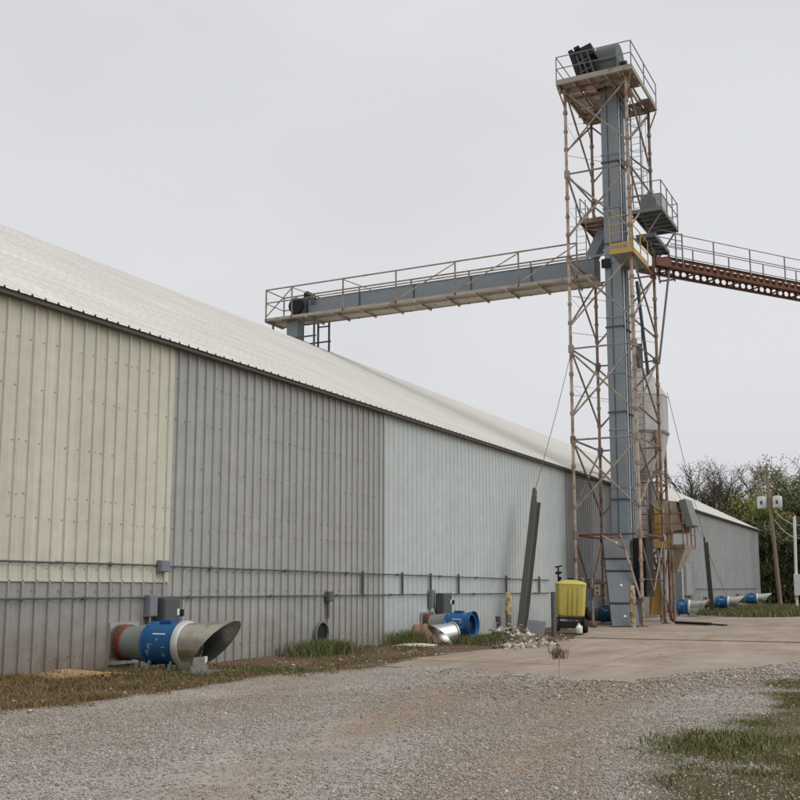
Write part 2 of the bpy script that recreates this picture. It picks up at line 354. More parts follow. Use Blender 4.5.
def ground_mat():
    m = mat('gravel and soil', (1, 1, 1, 1), 0.92, 0, var=0.16, scale=1.4, attr='tint', spec=0.15)
    t = m.node_tree; n = t.nodes; k = t.links.new; b = n['Principled BSDF']
    src = b.inputs['Base Color'].links[0].from_socket
    geo = n.new('ShaderNodeNewGeometry')
    vo = n.new('ShaderNodeTexVoronoi'); vo.inputs['Scale'].default_value = 44; k(geo.outputs['Position'], vo.inputs['Vector'])
    bw = n.new('ShaderNodeSeparateColor'); k(vo.outputs['Color'], bw.inputs[0])
    r = n.new('ShaderNodeMapRange'); r.inputs[3].default_value = 0.74; r.inputs[4].default_value = 1.24; k(bw.outputs[0], r.inputs[0])
    mu = n.new('ShaderNodeMixRGB'); mu.blend_type = 'MULTIPLY'; mu.inputs[0].default_value = 1; k(src, mu.inputs[1]); k(r.outputs[0], mu.inputs[2])
    k(mu.outputs[0], b.inputs['Base Color'])
    v2 = n.new('ShaderNodeTexVoronoi'); v2.inputs['Scale'].default_value = 52; k(geo.outputs['Position'], v2.inputs['Vector'])
    bp = n.new('ShaderNodeBump'); bp.inputs['Strength'].default_value = 0.6; bp.inputs['Distance'].default_value = 0.02; bp.invert = True
    k(v2.outputs['Distance'], bp.inputs['Height']); k(bp.outputs[0], b.inputs['Normal'])
    return m
M_ground = ground_mat()
V, F, T = ground_grid(-3, 26, -6, 72, 0.14)
tag(npmesh('gravel_yard', V, F, M_ground, T, smooth=True), 'gravel and dirt yard in front of the long shed', 'yard', kind='structure')
V, F, T = ground_grid(-70, 130, -60, 190, 2.0)
V[:, 2] -= 0.10
tag(npmesh('ground', V, F, M_ground, T, smooth=True), 'earth and grass around the sheds', 'ground', kind='structure')
V = np.array([(-2500, -2500, -0.35), (2500, -2500, -0.35), (2500, 2500, -0.35), (-2500, 2500, -0.35)], float)
tag(npmesh('distant_ground', V, np.array([[0, 1, 2, 3]]), M_ground, np.tile(C_grass, (4, 1))), 'grassland out to the horizon', 'ground', kind='structure')

# ---- concrete pad in slabs
PAD = [(3.9, 18.9), (5.2, 18.66), (6.1, 18.54), (7.15, 17.83), (8.25, 16.5), (8.8, 17.1), (9.33, 17.6), (9.98, 19.2), (10.5, 20.8), (11.1, 22.1), (11.6, 26.6), (14, 30), (17, 36), (17, 60), (9, 59.6), (5.9, 54.4), (3.4, 52.5), (0.2, 51.5), (0.2, 39.4), (1.2, 38.6), (3.0, 35.6), (3.8, 31.0), (4.4, 26.6), (3.6, 25.2), (3.4, 21)]
def clip(poly, a, b, c):                # keep a*x+b*y <= c
    o = []
    for i in range(len(poly)):
        p, q = poly[i], poly[(i + 1) % len(poly)]
        dp = a * p[0] + b * p[1] - c; dq = a * q[0] + b * q[1] - c
        if dp <= 0: o.append(p)
        if dp * dq < 0:
            t = dp / (dp - dq); o.append((p[0] + t * (q[0] - p[0]), p[1] + t * (q[1] - p[1])))
    return o
def area(p): return 0.5 * sum(p[i][0] * p[(i + 1) % len(p)][1] - p[(i + 1) % len(p)][0] * p[i][1] for i in range(len(p)))
def ragged(p, seed):
    r = random.Random(seed); o = []
    for i in range(len(p)):
        a, b = p[i], p[(i + 1) % len(p)]; L_ = math.hypot(b[0] - a[0], b[1] - a[1]); k = max(1, int(L_ / 0.5))
        for j in range(k):
            t = j / k; o.append((a[0] + (b[0] - a[0]) * t + r.uniform(-.11, .11), a[1] + (b[1] - a[1]) * t + r.uniform(-.11, .11)))
    return o
def pad_mat():
    m = mat('stained tan concrete', C_pad.tolist() + [1], 0.88, 0, var=0.2, scale=0.7, col2=(C_pad * np.array([0.66, 0.64, 0.62])).tolist() + [1], c2lo=0.42, c2hi=0.72, c2scale=0.55, stretch=(1.6, 0.5, 1), rand=0.05, bump=0.3, bscale=60, spec=0.2)
    t = m.node_tree; n = t.nodes; k = t.links.new; b = n['Principled BSDF']; src = b.inputs['Base Color'].links[0].from_socket
    g = n.new('ShaderNodeNewGeometry'); nn = n.new('ShaderNodeTexNoise'); nn.inputs['Scale'].default_value = 1.3; nn.inputs['Detail'].default_value = 6; k(g.outputs['Position'], nn.inputs['Vector'])
    wv = n.new('ShaderNodeMixRGB'); wv.blend_type = 'ADD'; wv.inputs[0].default_value = 0.9; k(g.outputs['Position'], wv.inputs[1]); k(nn.outputs['Color'], wv.inputs[2])
    vo = n.new('ShaderNodeTexVoronoi'); vo.feature = 'DISTANCE_TO_EDGE'; vo.inputs['Scale'].default_value = 0.24; k(wv.outputs[0], vo.inputs['Vector'])
    cr_ = n.new('ShaderNodeMapRange'); cr_.inputs[1].default_value = 0.0015; cr_.inputs[2].default_value = 0.006; cr_.inputs[3].default_value = 0.5; cr_.inputs[4].default_value = 0; k(vo.outputs['Distance'], cr_.inputs[0])
    mx_ = n.new('ShaderNodeMixRGB'); k(cr_.outputs[0], mx_.inputs[0]); k(src, mx_.inputs[1]); mx_.inputs[2].default_value = S(92, 80, 68)
    st = n.new('ShaderNodeTexNoise'); st.inputs['Scale'].default_value = 0.22; st.inputs['Detail'].default_value = 7; k(g.outputs['Position'], st.inputs['Vector'])
    sr = n.new('ShaderNodeMapRange'); sr.inputs[1].default_value = 0.52; sr.inputs[2].default_value = 0.64; sr.inputs[3].default_value = 0; sr.inputs[4].default_value = 0.55; k(st.outputs[0], sr.inputs[0])
    my = n.new('ShaderNodeMixRGB'); k(sr.outputs[0], my.inputs[0]); k(mx_.outputs[0], my.inputs[1]); my.inputs[2].default_value = S(150, 146, 140); k(my.outputs[0], b.inputs['Base Color'])
    return m
M_pad = pad_mat(); PAD = ragged(PAD, 3)
pad = empty('concrete_pad'); tag(pad, 'tan concrete apron in slabs running past the tower', 'pavement', kind='structure')
xs = [-1, 2.6, 7.1, 11.6, 18]; ys = [15, 20.8, 26.4, 32, 38, 44, 50, 61]
for i in range(len(xs) - 1):
    for j in range(len(ys) - 1):
        g = 0.012; sk = 0.06                                         # joints run slightly skew to the wall
        q = clip(PAD, 1, sk, xs[i + 1] - g + sk * 30); q = clip(q, -1, -sk, -(xs[i] + g + sk * 30)) if len(q) > 2 else q
        q = clip(q, 0, 1, ys[j + 1] - g) if len(q) > 2 else q; q = clip(q, 0, -1, -(ys[j] + g)) if len(q) > 2 else q
        if len(q) > 2 and abs(area(q)) > 0.4:
            z = 0.016 + rnd.uniform(-0.003, 0.004) + (0.03 if ys[j] > 31 else 0)
            
            MB().prism(q, -0.12, z).build('slab', M_pad, pad)

# ================================================================== STORAGE BUILDING
Y0, Y1 = -6.0, 95.42; EAVE = 6.55; RX = -13.5; RZ = 13.55; PW = 0.915
bld = empty('storage_building', (0, 0, 0)); tag(bld, 'very long ribbed metal grain shed with white gable roof', 'building')
def rib_profile(h):
    p = [(0, 0)]
    for k in range(3):
        c = 0.1525 + 0.305 * k
        p += [(c - 0.030, 0), (c - 0.022, h), (c + 0.022, h), (c + 0.030, 0)]
        if k < 2: p += [(c + 0.11, 0), (c + 0.125, 0.003), (c + 0.18, 0.003), (c + 0.195, 0)]
    p.append((PW, 0)); return p
def panel_mesh(name, m, z0, z1, h, x0=0.0):
    mb = MB(); p = rib_profile(h)
    for (a, b) in zip(p[:-1], p[1:]):
        mb.add([(x0 + a[1], a[0], z0), (x0 + b[1], b[0], z0), (x0 + b[1], b[0], z1), (x0 + a[1], a[0], z1)], [(0, 1, 2, 3)])
    return mb.mesh(name, m)
SEC = [(16.89, M_cream, 0.038), (26.17, M_dgrey, 0.044), (42.3, M_lgrey, 0.02), (58.5, M_mgrey, 0.035), (999, M_fgrey, 0.025)]
cache = {}
# panels counted out from the cream seam so that the seam falls between two sheets
starts = [16.89 + PW * i for i in range(-25, 90)]
for y in starts:
    if y < Y0 or y + PW > Y1 + 0.6: continue
    c = y + PW / 2
    k = next(i for i, s_ in enumerate(SEC) if c < s_[0])
    if k == 0:
        if 'c' not in cache: cache['c'] = panel_mesh('wall_panel', M_cream, 1.69, EAVE, 0.038, 0.012); cache['l'] = panel_mesh('wall_panel', M_lower, -0.15, 1.72, 0.038, 0.0)
        put('wall_panel', cache['c'], bld, (0, y, 0)); put('wall_panel', cache['l'], bld, (0, y, 0))
    else:
        if k not in cache: cache[k] = panel_mesh('wall_panel', SEC[k][1], -0.15, EAVE, SEC[k][2])
        put('wall_panel', cache[k], bld, (rnd.uniform(-.002, .002), y, 0))
# roof: sheets run from eave to ridge; end faces of the ribs closed with dark foam
sl_ = math.hypot(RX - 0.22, RZ - (EAVE + 0.02)); ang = math.atan2(RZ - EAVE, -RX)
def roof_panel():
    mb = MB(); p = [(a, min(b, .018)) for a, b in rib_profile(0.018)]; n = len(p)
    d = Vector((-math.cos(ang), 0, math.sin(ang))); nn = Vector((math.sin(ang), 0, math.cos(ang)))
    E0 = Vector((0.24, 0, EAVE - 0.02)); Lr = (Vector((RX, 0, RZ)) - E0).length
    e = [E0 + nn * (b + 0.004) + Vector((0, a, 0)) for a, b in p]; t = [v + d * Lr for v in e]
    for i in range(n - 1): mb.add([e[i], e[i + 1], t[i + 1], t[i]], [(0, 1, 2, 3)])
    for k in range(3):
        c = 0.1525 + 0.305 * k; E = E0 + d * 0.012
        q = [E + Vector((0, a, 0)) + nn * b for a, b in ((c - 0.030, 0.002), (c - 0.022, 0.036), (c + 0.022, 0.036), (c + 0.030, 0.002))]
        mb.add(q, [(0, 1, 2, 3)], 1)
    me = mb.mesh('roof_panel', [M_roof, M_dark])
    return me
rp = roof_panel()
for y in starts:
    if y < Y0 or y + PW > Y1 + 0.6: continue
    put('roof_panel', rp, bld, (0, y, 0))
YE = max(y for y in starts if y + PW <= Y1 + 0.6) + PW; YS = min(y for y in starts if y >= Y0)
MB().box(0.045, 0.20, YS, YE, EAVE - 0.09, EAVE + 0.0).build('eave_trim', M_trim, bld)
MB().box(0.0, 0.19, YS, YE, EAVE - 0.03, EAVE - 0.02 + 0.03).build('eave_soffit', M_dark, bld, loc=(0, 0.0, 0.0))
W2 = 2 * RX
mb = MB(); mb.add([(RX, YS, RZ), (RX, YE, RZ), (W2 - 0.24, YE, EAVE - 0.02), (W2 - 0.24, YS, EAVE - 0.02)], [(0, 1, 2, 3)]); mb.build('roof_slope', M_roof, bld)
MB().beam((RX + 0.14, YS, RZ - 0.02), (RX + 0.14, YE, RZ - 0.02), 0.42, 0.03, up=(math.sin(ang), 0, math.cos(ang))).build('ridge_cap', M_roof, bld)
for yy in (YS + 0.01, YE - 0.01):
    MB().poly([(0.0, yy, -0.15), (0.0, yy, EAVE), (RX, yy, RZ - 0.04), (W2, yy, EAVE), (W2, yy, -0.15)]).build('gable_wall', M_fgrey, bld)
MB().poly([(W2, YS, -0.15), (W2, YE, -0.15), (W2, YE, EAVE), (W2, YS, EAVE)]).build('rear_wall', M_fgrey, bld)
MB().box(-0.05, 0.06, YE - 0.09, YE + 0.02, -0.1, EAVE - 0.03).build('corner_trim', M_lgrey, bld)
MB().box(0.012, 0.05, 26.11, 26.19, -0.08, EAVE - 0.1).build('seam_trim', M_dgrey, bld)
MB().box(0.02, 0.034, YS, 16.88, 1.665, 1.70).build('lap_flashing', M_cream, bld)
# personnel door far down the wall
dr = MB().box(0.03, 0.09, 61.9, 64.2, 0.0, 2.95).build('door', M_door, bld)
MB().tube((0.09, 62.2, 1.4), (0.17, 62.2, 1.4), 0.03).build('door_handle', M_galv, dr)
f_ = MB(); f_.box(0.03, 0.12, 61.6, 61.9, 0.0, 3.1); f_.box(0.03, 0.12, 64.2, 64.55, 0.0, 3.1); f_.box(0.03, 0.121, 61.6, 64.55, 2.95, 3.12)
f_.build('door_frame', M_lgrey, dr)
# hex-head screws along the girts, near sections only
sv = []; 
mb = MB()
for y in np.arange(6.0, 26.1, 0.305):
    yy = 16.89 + round((y - 16.89) / 0.305) * 0.305 + 0.1525 - 0.075
    for z in (0.35, 1.5, 1.9, 2.75, 3.15, 4.05, 5.0, 5.85):
        if rnd.random() < 0.66:
            zz = z + rnd.uniform(-.012, .012); s_ = rnd.uniform(.006, .010)
            mb.box(0.01, 0.026, yy - s_, yy + s_, zz - s_, zz + s_)
        if rnd.random() < 0.18:
            zz = z + rnd.uniform(-.02, .02); mb.box(0.01, 0.026, yy + .15 - .007, yy + .15 + .007, zz - .007, zz + .007)
tag(mb.build('screw_heads', mat('rusty screws', S(132, 122, 110), 0.8), bld), kind='stuff')

# ---- conduits on the wall
def conduit(name, z0, z1, ya, yb, label, mats=M_conduit):
    t = empty(name, (0.075, ya, z0)); tag(t, label, 'conduit')
    n = int((yb - ya) / 3.05) + 1; ys_ = np.linspace(ya, yb, n + 1)
    for i in range(n):
        a, b = ys_[i], ys_[i + 1]; za = z0 + (z1 - z0) * i / n; zb = z0 + (z1 - z0) * (i + 1) / n
        MB().tube((0, a - ya, za - z0 + rnd.uniform(-.006, .006)), (0, b - ya + .02, zb - z0 + rnd.uniform(-.006, .006)), 0.019, n=8).build('pipe', mats, t, smooth=True)
        MB().tube((0, b - ya - .05, zb - z0), (0, b - ya + .05, zb - z0), 0.026, n=8).build('coupling', mats, t)
        m_ = (a + b) / 2 - ya
        MB().box(-0.06, 0.024, m_ - .02, m_ + .02, (za + zb) / 2 - z0 - .03, (za + zb) / 2 - z0 + .03).build('strap', mats, t)
    return t
conduit('wall_conduit', 2.0, 2.0, -5, 16.5, 'upper conduit pipe across the cream wall panels')
conduit('wall_conduit', 1.985, 1.86, 16.75, 40, 'upper conduit pipe across the grey and pale wall sections')
conduit('wall_conduit', 1.38, 1.36, -5, 40, 'lower conduit pipe running the length of the near wall')
conduit('wall_conduit', 1.5, 1.5, 66, 93, 'thin conduit low on the far end of the wall')
for i, (y, l) in enumerate(((25.15 - .3, 'first'), (27.2, 'second'), (29.1, 'third'), (31.2, 'fourth'), (35.4, 'fifth'), (38.9, 'sixth'))):
    tag(MB().box(0.05, 0.105, y - .03, y + .03, 1.37, 2.0).build('conduit_riser', M_conduit), '%s upright channel between the two wall conduits, counted from the left' % l, 'bracket', 'uprights between the wall conduits')
def ebox(name, y0_, y1_, z0_, z1_, d, m, label, cat, handle=True, x=0.045):
    t = empty(name, (x, (y0_ + y1_) / 2, z0_)); tag(t, label, cat); w_ = (y1_ - y0_) / 2; h_ = z1_ - z0_
    bev(MB().box(0, d, -w_, w_, 0, h_).build('case', m, t), 0.012)
    bev(MB().box(d, d + 0.016, -w_ * .9, w_ * .9, h_ * .04, h_ * .96).build('cover', m, t), 0.006)
    if handle:
        MB().box(d + 0.0, d + 0.075, w_ * .9, w_ * .9 + .06, h_ * .55, h_ * .72).build('switch_lever', M_black, t)
        MB().box(d + 0.016, d + 0.02, w_ * .55, w_ * .85, h_ * .58, h_ * .74).build('notice', M_white, t)
    return t
ebox('control_cabinet', 16.46, 16.95, 0.55, 1.36, 0.24, M_box, 'tall dark grey control cabinet on the wall behind the near blue fan', 'cabinet')
b_ = ebox('junction_box', 16.14, 16.38, 1.0, 1.42, 0.14, M_boxl, 'small grey junction box left of the dark cabinet by the near fan', 'junction box', False)
wire([(0.08, 0.06, 0), (0.08, 0.06, -.18), (0.08, 0.1, -.25), (0.06, 0.3, -.27)], 0.016).build('cable', M_rubber, b_)
wire([(0.05, -0.07, 0), (0.05, -0.09, -.2), (0.07, -0.03, -.3), (0.07, 0.1, -.33)], 0.014).build('cable', M_rubber, b_)
MB().tube((0.06, 0.0, 0), (0.06, 0.0, -.6), 0.018).build('riser', M_galv, b_)
ebox('junction_box', 16.46, 16.74, 1.87, 2.1, 0.13, M_boxl, 'pale pull box at the right edge of the cream panels', 'junction box', False)
ebox('control_cabinet', 29.55, 30.2, 0.62, 1.4, 0.24, M_box, 'dark grey control cabinet on the pale wall above the second fan', 'cabinet')
b_ = ebox('junction_box', 29.0, 29.25, 0.95, 1.5, 0.12, M_boxl, 'grey box with looping cable left of the second cabinet', 'junction box', False)
wire([(0.13, 0, .45), (0.15, -.02, .1), (0.14, .05, -.1), (0.12, .25, -.2), (0.1, .36, -.18)], 0.018).build('cable', M_rubber, b_)
b_ = ebox('junction_box', 22.95, 23.2, 1.22, 1.47, 0.11, M_conduit, 'small green grey box on the lower conduit of the dark grey section', 'junction box', False)
MB().box(0.02, .05, -.05, .02, -.42, 0).build('riser', M_conduit, b_)
# duct stub through the wall
t = empty('duct_stub', (0.03, 22.75, 0.42)); tag(t, 'open round duct stub through the dark grey wall near the ground', 'duct')
MB().lathe([(-.15, .30), (.05, .30), (.06, .325), (.09, .325), (.09, .28), (-.15, .28)], n=28).build('pipe', M_steel, t, smooth=True)
MB().lathe([(0.028, .281), (0.028, 0.0)], n=28).build('dark_opening', M_black, t)  # black disc stands in for the shade inside the open duct

# ================================================================== FANS
M_pale = mat('pale galvanised ring', S(196, 198, 196), 0.4, 0.35, var=0.1, scale=6)
def fan(loc, label, scale=1.0, hood=True, L_=1.0, blue=True):
    t = empty('aeration_fan', loc); tag(t, label, 'fan', 'blue aeration fans along the wall'); t.scale = (scale,) * 3
    MB().box(0.0, 0.05, -.40, .40, -.40, .38).build('wall_plate', M_galv, t)
    f = MB()
    for k in range(4): f.lathe([(.05 + .035 * k, .29), (.0675 + .035 * k, .335), (.085 + .035 * k, .29)], n=28)
    f.build('flexible_collar', M_red, t, smooth=False)
    MB().lathe([(.17, .26), (.18, .30), (.36, .31), (.76, .37), (.76, .30)], n=32).build('cone', M_galvd, t, smooth=True)
    b = MB().lathe([(.745, .30), (.745, .405), (.775, .405), (.776, .375), (1.435, .375), (1.436, .405), (1.465, .405), (1.465, .30)], n=36).build('housing', M_blue, t, smooth=True)
    for k in range(10):
        a = 2 * math.pi * k / 10 + .2; MB().tube((.73, .39 * math.cos(a), .39 * math.sin(a)), (.79, .39 * math.cos(a), .39 * math.sin(a)), .012, n=6).build('bolt', M_galv, b)
    a = R(-50 + 0)
    mb = MB()
    for (u0, u1, a0, a1) in ((.98, 1.27, 148, 151.5), (.90, 1.02, 178, 179), (1.22, 1.30, 186, 187), (1.1, 1.115, 163, 169)):
        pts = [(u, .3775 * math.cos(R(q)), .3775 * math.sin(R(q))) for u, q in ((u0, a0), (u1, a0), (u1, a1), (u0, a1))]; MB().poly(pts).build('decal', M_white, b)
    MB().box(.95, 1.2, -.1, .1, .372, .43).build('junction_cover', M_blue, b)
    f = MB()
    for u in (.85, 1.35):
        f.beam((u, -.22, -.30), (u, -.30, -.47), .05, .05); f.beam((u, .22, -.30), (u, .30, -.47), .05, .05)
    f.build('foot', M_galvd, t)
    MB().lathe([(1.10, .0), (1.10, .12), (1.42, .12), (1.42, 0)], n=16).build('motor', M_black, t)
    for k in range(6):
        a = math.pi * k / 3; MB().beam((1.2, .1 * math.cos(a), .1 * math.sin(a)), (1.2, .37 * math.cos(a), .37 * math.sin(a)), .10, .012, up=(1, .6, 0)).build('blade', M_legd, t)
    if hood:
        MB().lathe([(1.465, .36), (1.465, .425), (1.52, .43), (1.58, .40), (1.60, .36)], n=36).build('flange_ring', M_pale, t, smooth=True)
        h = hood_mesh().build('intake_hood', M_galv, t, smooth=True, loc=(1.585, 0, 0))
        MB().box(1.52, 1.80, -.24, .24, -.50, -.22).build('pedestal', M_galv, t); MB().box(1.46, 2.0, -.36, .36, -.53, -.47).build('footing', M_galvd, t)
        return t
    MB().lathe([(1.465, .405), (1.54, .43), (1.55, .41), (1.47, .37)], n=36).build('flange_ring', M_blue, t, smooth=True)
    return t
def hood_mesh(n=36, rings=8):
    """round duct cut on the slant: top reaches far out, bottom stops short; rolled lip, inside wall too"""
    mb = MB(); vs = []; fs = []
    def end(zr): return 0.60 + 0.42 * zr           # length at height zr in -1..1
    for k in range(rings + 1):
        u = k / rings
        for i in range(n):
            a = 2 * math.pi * i / n; c, s = math.cos(a), math.sin(a)
            r = .385 + .045 * u * u
            vs.append((end(s) * u, r * c, r * s + .02 * u))
    o = len(vs)
    for k in range(rings + 1):
        u = k / rings
        for i in range(n):
            a = 2 * math.pi * i / n; c, s = math.cos(a), math.sin(a)
            r = .372 + .045 * u * u
            vs.append((end(s) * u + .0, r * c, r * s + .02 * u))
    for b in (0, o):
        for k in range(rings):
            for i in range(n): fs.append((b + k * n + i, b + k * n + (i + 1) % n, b + (k + 1) * n + (i + 1) % n, b + (k + 1) * n + i))
    for i in range(n): fs.append((rings * n + i, rings * n + (i + 1) % n, o + rings * n + (i + 1) % n, o + rings * n + i))
    mb.add(vs, fs); return mb
fan((0.03, 15.6, 0.54), 'nearest blue aeration fan with slant-cut galvanised hood, below the cream panels')
fan((0.03, 28.9, 0.46), 'blue aeration fan without its hood on the pale grey wall section', hood=False)
fan((0.03, 45.0, 0.44), 'aeration fan half hidden behind the tower and the control post', scale=0.86)
fan((0.03, 59.3, 0.50), 'blue aeration fan beside the dark personnel door past the tower')
fan((0.03, 71.3, 0.62), 'blue aeration fan with white hood by the far anchor post')
fan((0.03, 83.6, 0.75), 'farthest blue aeration fan, near the end corner of the shed')
t = empty('loose_fan_hood', (1.62, 27.3, 0.31), R(205)); t.rotation_euler = (R(0), R(8), R(240)); t.scale = (.76,) * 3
tag(t, 'loose galvanised fan hood lying on the ground by the pale wall', 'fan hood')
hood_mesh().build('shell', mat('bright galvanised', S(205, 206, 204), 0.28, 0.85, var=0.08, scale=6), t, smooth=True)
MB().lathe([(0, .37), (-.02, .42), (.03, .43), (.04, .39)], n=36).build('flange_ring', M_galv, t, smooth=True)
# crumpled tarp and flat sheet left of the second fan
def crumple(name, x0, x1, y0, y1, h, m, seed, base=0.0):
    nx, ny = 26, 26; X, Y = np.meshgrid(np.linspace(0, 1, nx), np.linspace(0, 1, ny))
    f = fbm(X * 4 + seed, Y * 3 + seed, 4); rd = 1 - np.abs(fbm(X * 5 + seed * 2, Y * 5) - .5) * 4
    e = np.minimum(np.minimum(X, 1 - X), np.minimum(Y, 1 - Y)); Z = base + h * smooth(0, .3, e) * (0.35 + .6 * f + .35 * rd) + .01
    wob = (fbm(X * 3 + 7, Y * 3 + seed) - .5) * .3
    V = np.stack([x0 + (x1 - x0) * (X + wob), y0 + (y1 - y0) * (Y - wob), Z], -1).reshape(-1, 3)
    idx = np.arange(nx * ny).reshape(ny, nx); F = np.stack([idx[:-1, :-1], idx[:-1, 1:], idx[1:, 1:], idx[1:, :-1]], -1).reshape(-1, 4)
    return npmesh(name, V, F, m, smooth=False)
tag(crumple('crumpled_tarp', 0.15, 1.0, 26.9, 28.3, 0.50, M_card, 3), 'crumpled brown tarp heaped left of the hoodless fan', 'tarp')
tag(crumple('flat_sheet', 0.5, 1.5, 25.6, 26.7, 0.05, M_white, 8), 'flat pale plastic sheet on the dirt by the pale wall', 'sheet')

# ================================================================== TOWER
TX0, TX1, TY0, TY1 = 0.57, 3.27, 42.0, 45.95; ZN = [0.04, 3.72, 7.68, 11.57, 15.47, 19.3, 23.2]
tw = empty('elevator_tower', ((TX0 + TX1) / 2, (TY0 + TY1) / 2, 0.0)); tag(tw, 'tall rusty pipe-framed tower with X bracing standing over the shed', 'tower')
TO = Vector(tw.location)
def T_(mb, name, m, parent=None, smooth=False):
    mb.v = [tuple(Vector(v) - TO) for v in mb.v]; return mb.build(name, m, parent or tw, smooth)
cor = [(TX0, TY0), (TX1, TY0), (TX1, TY1), (TX0, TY1)]
for k, (x, y) in enumerate(cor):
    lg = T_(MB().tube((x, y, ZN[0]), (x, y, ZN[6]), 0.066, n=10), 'leg', M_tan if k in (0, 1) else M_tan2, smooth=True)
    for i in range(6):
        a, b = ZN[i], ZN[i + 1]
        for z, h, r in ((b, .16, .11), (a + (b - a) * .29, .07, .10), (a + (b - a) * .50, .05, .095), (a + (b - a) * .72, .07, .10)):
            if z < 23: T_(MB().tube((x, y, z - h), (x, y, z + h), r, n=10), 'coupling', M_brace, lg)
    T_(MB().box(x - .18, x + .18, y - .18, y + .18, 0.0, 0.075), 'base_plate', M_rust, lg)
    sx, sy = (1 if x < 2 else -1), (1 if y < 43 else -1)
    for z in ZN[1:6]:
        T_(MB().box(min(x, x + sx * .17), max(x, x + sx * .17), y - .085, y - .07, z - .14, z + .10), 'gusset', M_brace, lg); T_(MB().box(x + .07, x + .085, min(y, y + sy * .18), max(y, y + sy * .18), z - .14, z + .10), 'gusset', M_brace, lg)
faces = [(0, 1), (1, 2), (3, 2), (0, 3)]
for fi, (a, b) in enumerate(faces):
    A = Vector((*cor[a], 0)); B = Vector((*cor[b], 0)); d = (B - A).normalized(); nrm = Vector((d.y, -d.x, 0))
    for i in range(6):
        z0, z1 = ZN[i], ZN[i + 1]
        mb = MB().tube(A + Vector((0, 0, z1)), B + Vector((0, 0, z1)), 0.044, n=6); T_(mb, 'strut', M_rust if i == 0 else M_brace)
        if i == 0:
            mid = A.lerp(B, .5) + Vector((0, 0, 1.5))
            if fi in (1, 3):
                for P_ in (A, B): T_(MB().tube(P_ + Vector((0, 0, z1 - .1)), mid + (P_ - mid) * .03, 0.035, n=6), 'brace', M_tan2 if fi == 3 else M_brace)
                T_(MB().tube(A + Vector((0, 0, 1.9)), B + Vector((0, 0, 1.9)), 0.026, n=6), 'strut', M_rust)
            elif fi == 0:
                T_(MB().tube(A.lerp(B, .70) + Vector((0, -.03, z1)), B + Vector((-.02, -.03, 1.0)), 0.05, n=8), 'brace', M_tan)
                T_(MB().tube(A.lerp(B, .42) + Vector((0, -.03, z1 - .05)), A.lerp(B, .74) + Vector((0, -.03, z1 - .55)), 0.04, n=8), 'brace', M_tan)
            continue
        off = nrm * .03
        T_(MB().tube(A + Vector((0, 0, z1 - .12)) + off, B + Vector((0, 0, z0 + .12 + .9)) + off, 0.042, n=6), 'brace', M_brace)
        T_(MB().tube(B + Vector((0, 0, z1 - .12)) - off, A + Vector((0, 0, z0 + .12 + .9)) - off, 0.042, n=6), 'brace', M_tan if fi == 0 else M_brace)
        T_(MB().tube(A + Vector((0, 0, z0 + 2.3)), A.lerp(B, .35) + Vector((0, 0, z0 + 2.12)), 0.008, n=4), 'tie_rod', M_brace)
# top platform
PX0, PX1, PY0, PY1, PZ = 0.36, 3.64, 41.5, 45.95, 23.42
fl = MB()
fr = MB(); 
for (p, q) in (((PX0, PY0), (PX1, PY0)), ((PX1, PY0), (PX1, PY1)), ((PX1, PY1), (PX0, PY1)), ((PX0, PY1), (PX0, PY0))):
    T_(MB().beam((*p, PZ - .09), (*q, PZ - .09), .07, .22), 'edge_beam', M_sand)
for x in (1.1, 1.75, 2.55, 3.1): T_(MB().beam((x, PY0, PZ - .16), (x, PY1, PZ - .16), .06, .14), 'joist', M_deck)
for y in (42.0, 42.9, 44.7, 45.4): T_(MB().beam((PX0, y, PZ - .30), (PX1, y, PZ - .30), .09, .13), 'joist', M_tan2)
for (x0, x1, y0, y1) in ((PX0, 1.08, PY0, 43.0), (1.1, 2.1, PY0, 43.05), (2.12, 3.1, PY0, 42.9), (3.12, PX1, PY0, 43.6), (PX0, 1.08, 43.0, 44.6), (1.06, 1.74, 43.05, 44.62), (2.55, 3.1, 42.9, 44.5), (PX0, 1.42, 44.6, PY1), (1.40, 2.56, 44.6, PY1), (3.1, PX1, 44.9, PY1), (2.55, 3.05, 45.3, PY1)):
    T_(MB().box(x0 + .03, x1 - .02, y0 + .03, y1 - .02, PZ - .01, PZ + .008), 'deck_plate', M_deck)
def railing(T, pts, h, posts_every, m, r=0.022, mids=(0.5,), closed=False, name='railing'):
    P_ = [Vector(p) for p in pts]
    if closed: P_.append(P_[0])
    for a, b in zip(P_[:-1], P_[1:]):
        for k in (1.0,) + tuple(mids):
            T(MB().tube(a + Vector((0, 0, h * k)), b + Vector((0, 0, h * k)), r, n=6), 'rail', m)
        n = max(1, round((b - a).length / posts_every))
        for i in range(n + 1):
            if i == n and b is not P_[-1]: continue
            p = a.lerp(b, i / n); T(MB().tube(p, p + Vector((0, 0, h)), r * 1.1, n=6), 'rail_post', m)
railing(T_, [(PX1, PY1, PZ), (PX1, PY0, PZ), (PX0, PY0, PZ), (PX0, PY1, PZ), (2.2, PY1, PZ)], 1.08, 2.2, M_steel)
# knee braces under the platform
for (x, y), (ox, oy) in zip(cor, ((-.2, -.45), (.35, -.45), (.35, 0), (-.2, 0))):
    T_(MB().beam((x, y, 22.3), (x + ox, y + oy, PZ - .25), .05, .05), 'knee_brace', M_brace)
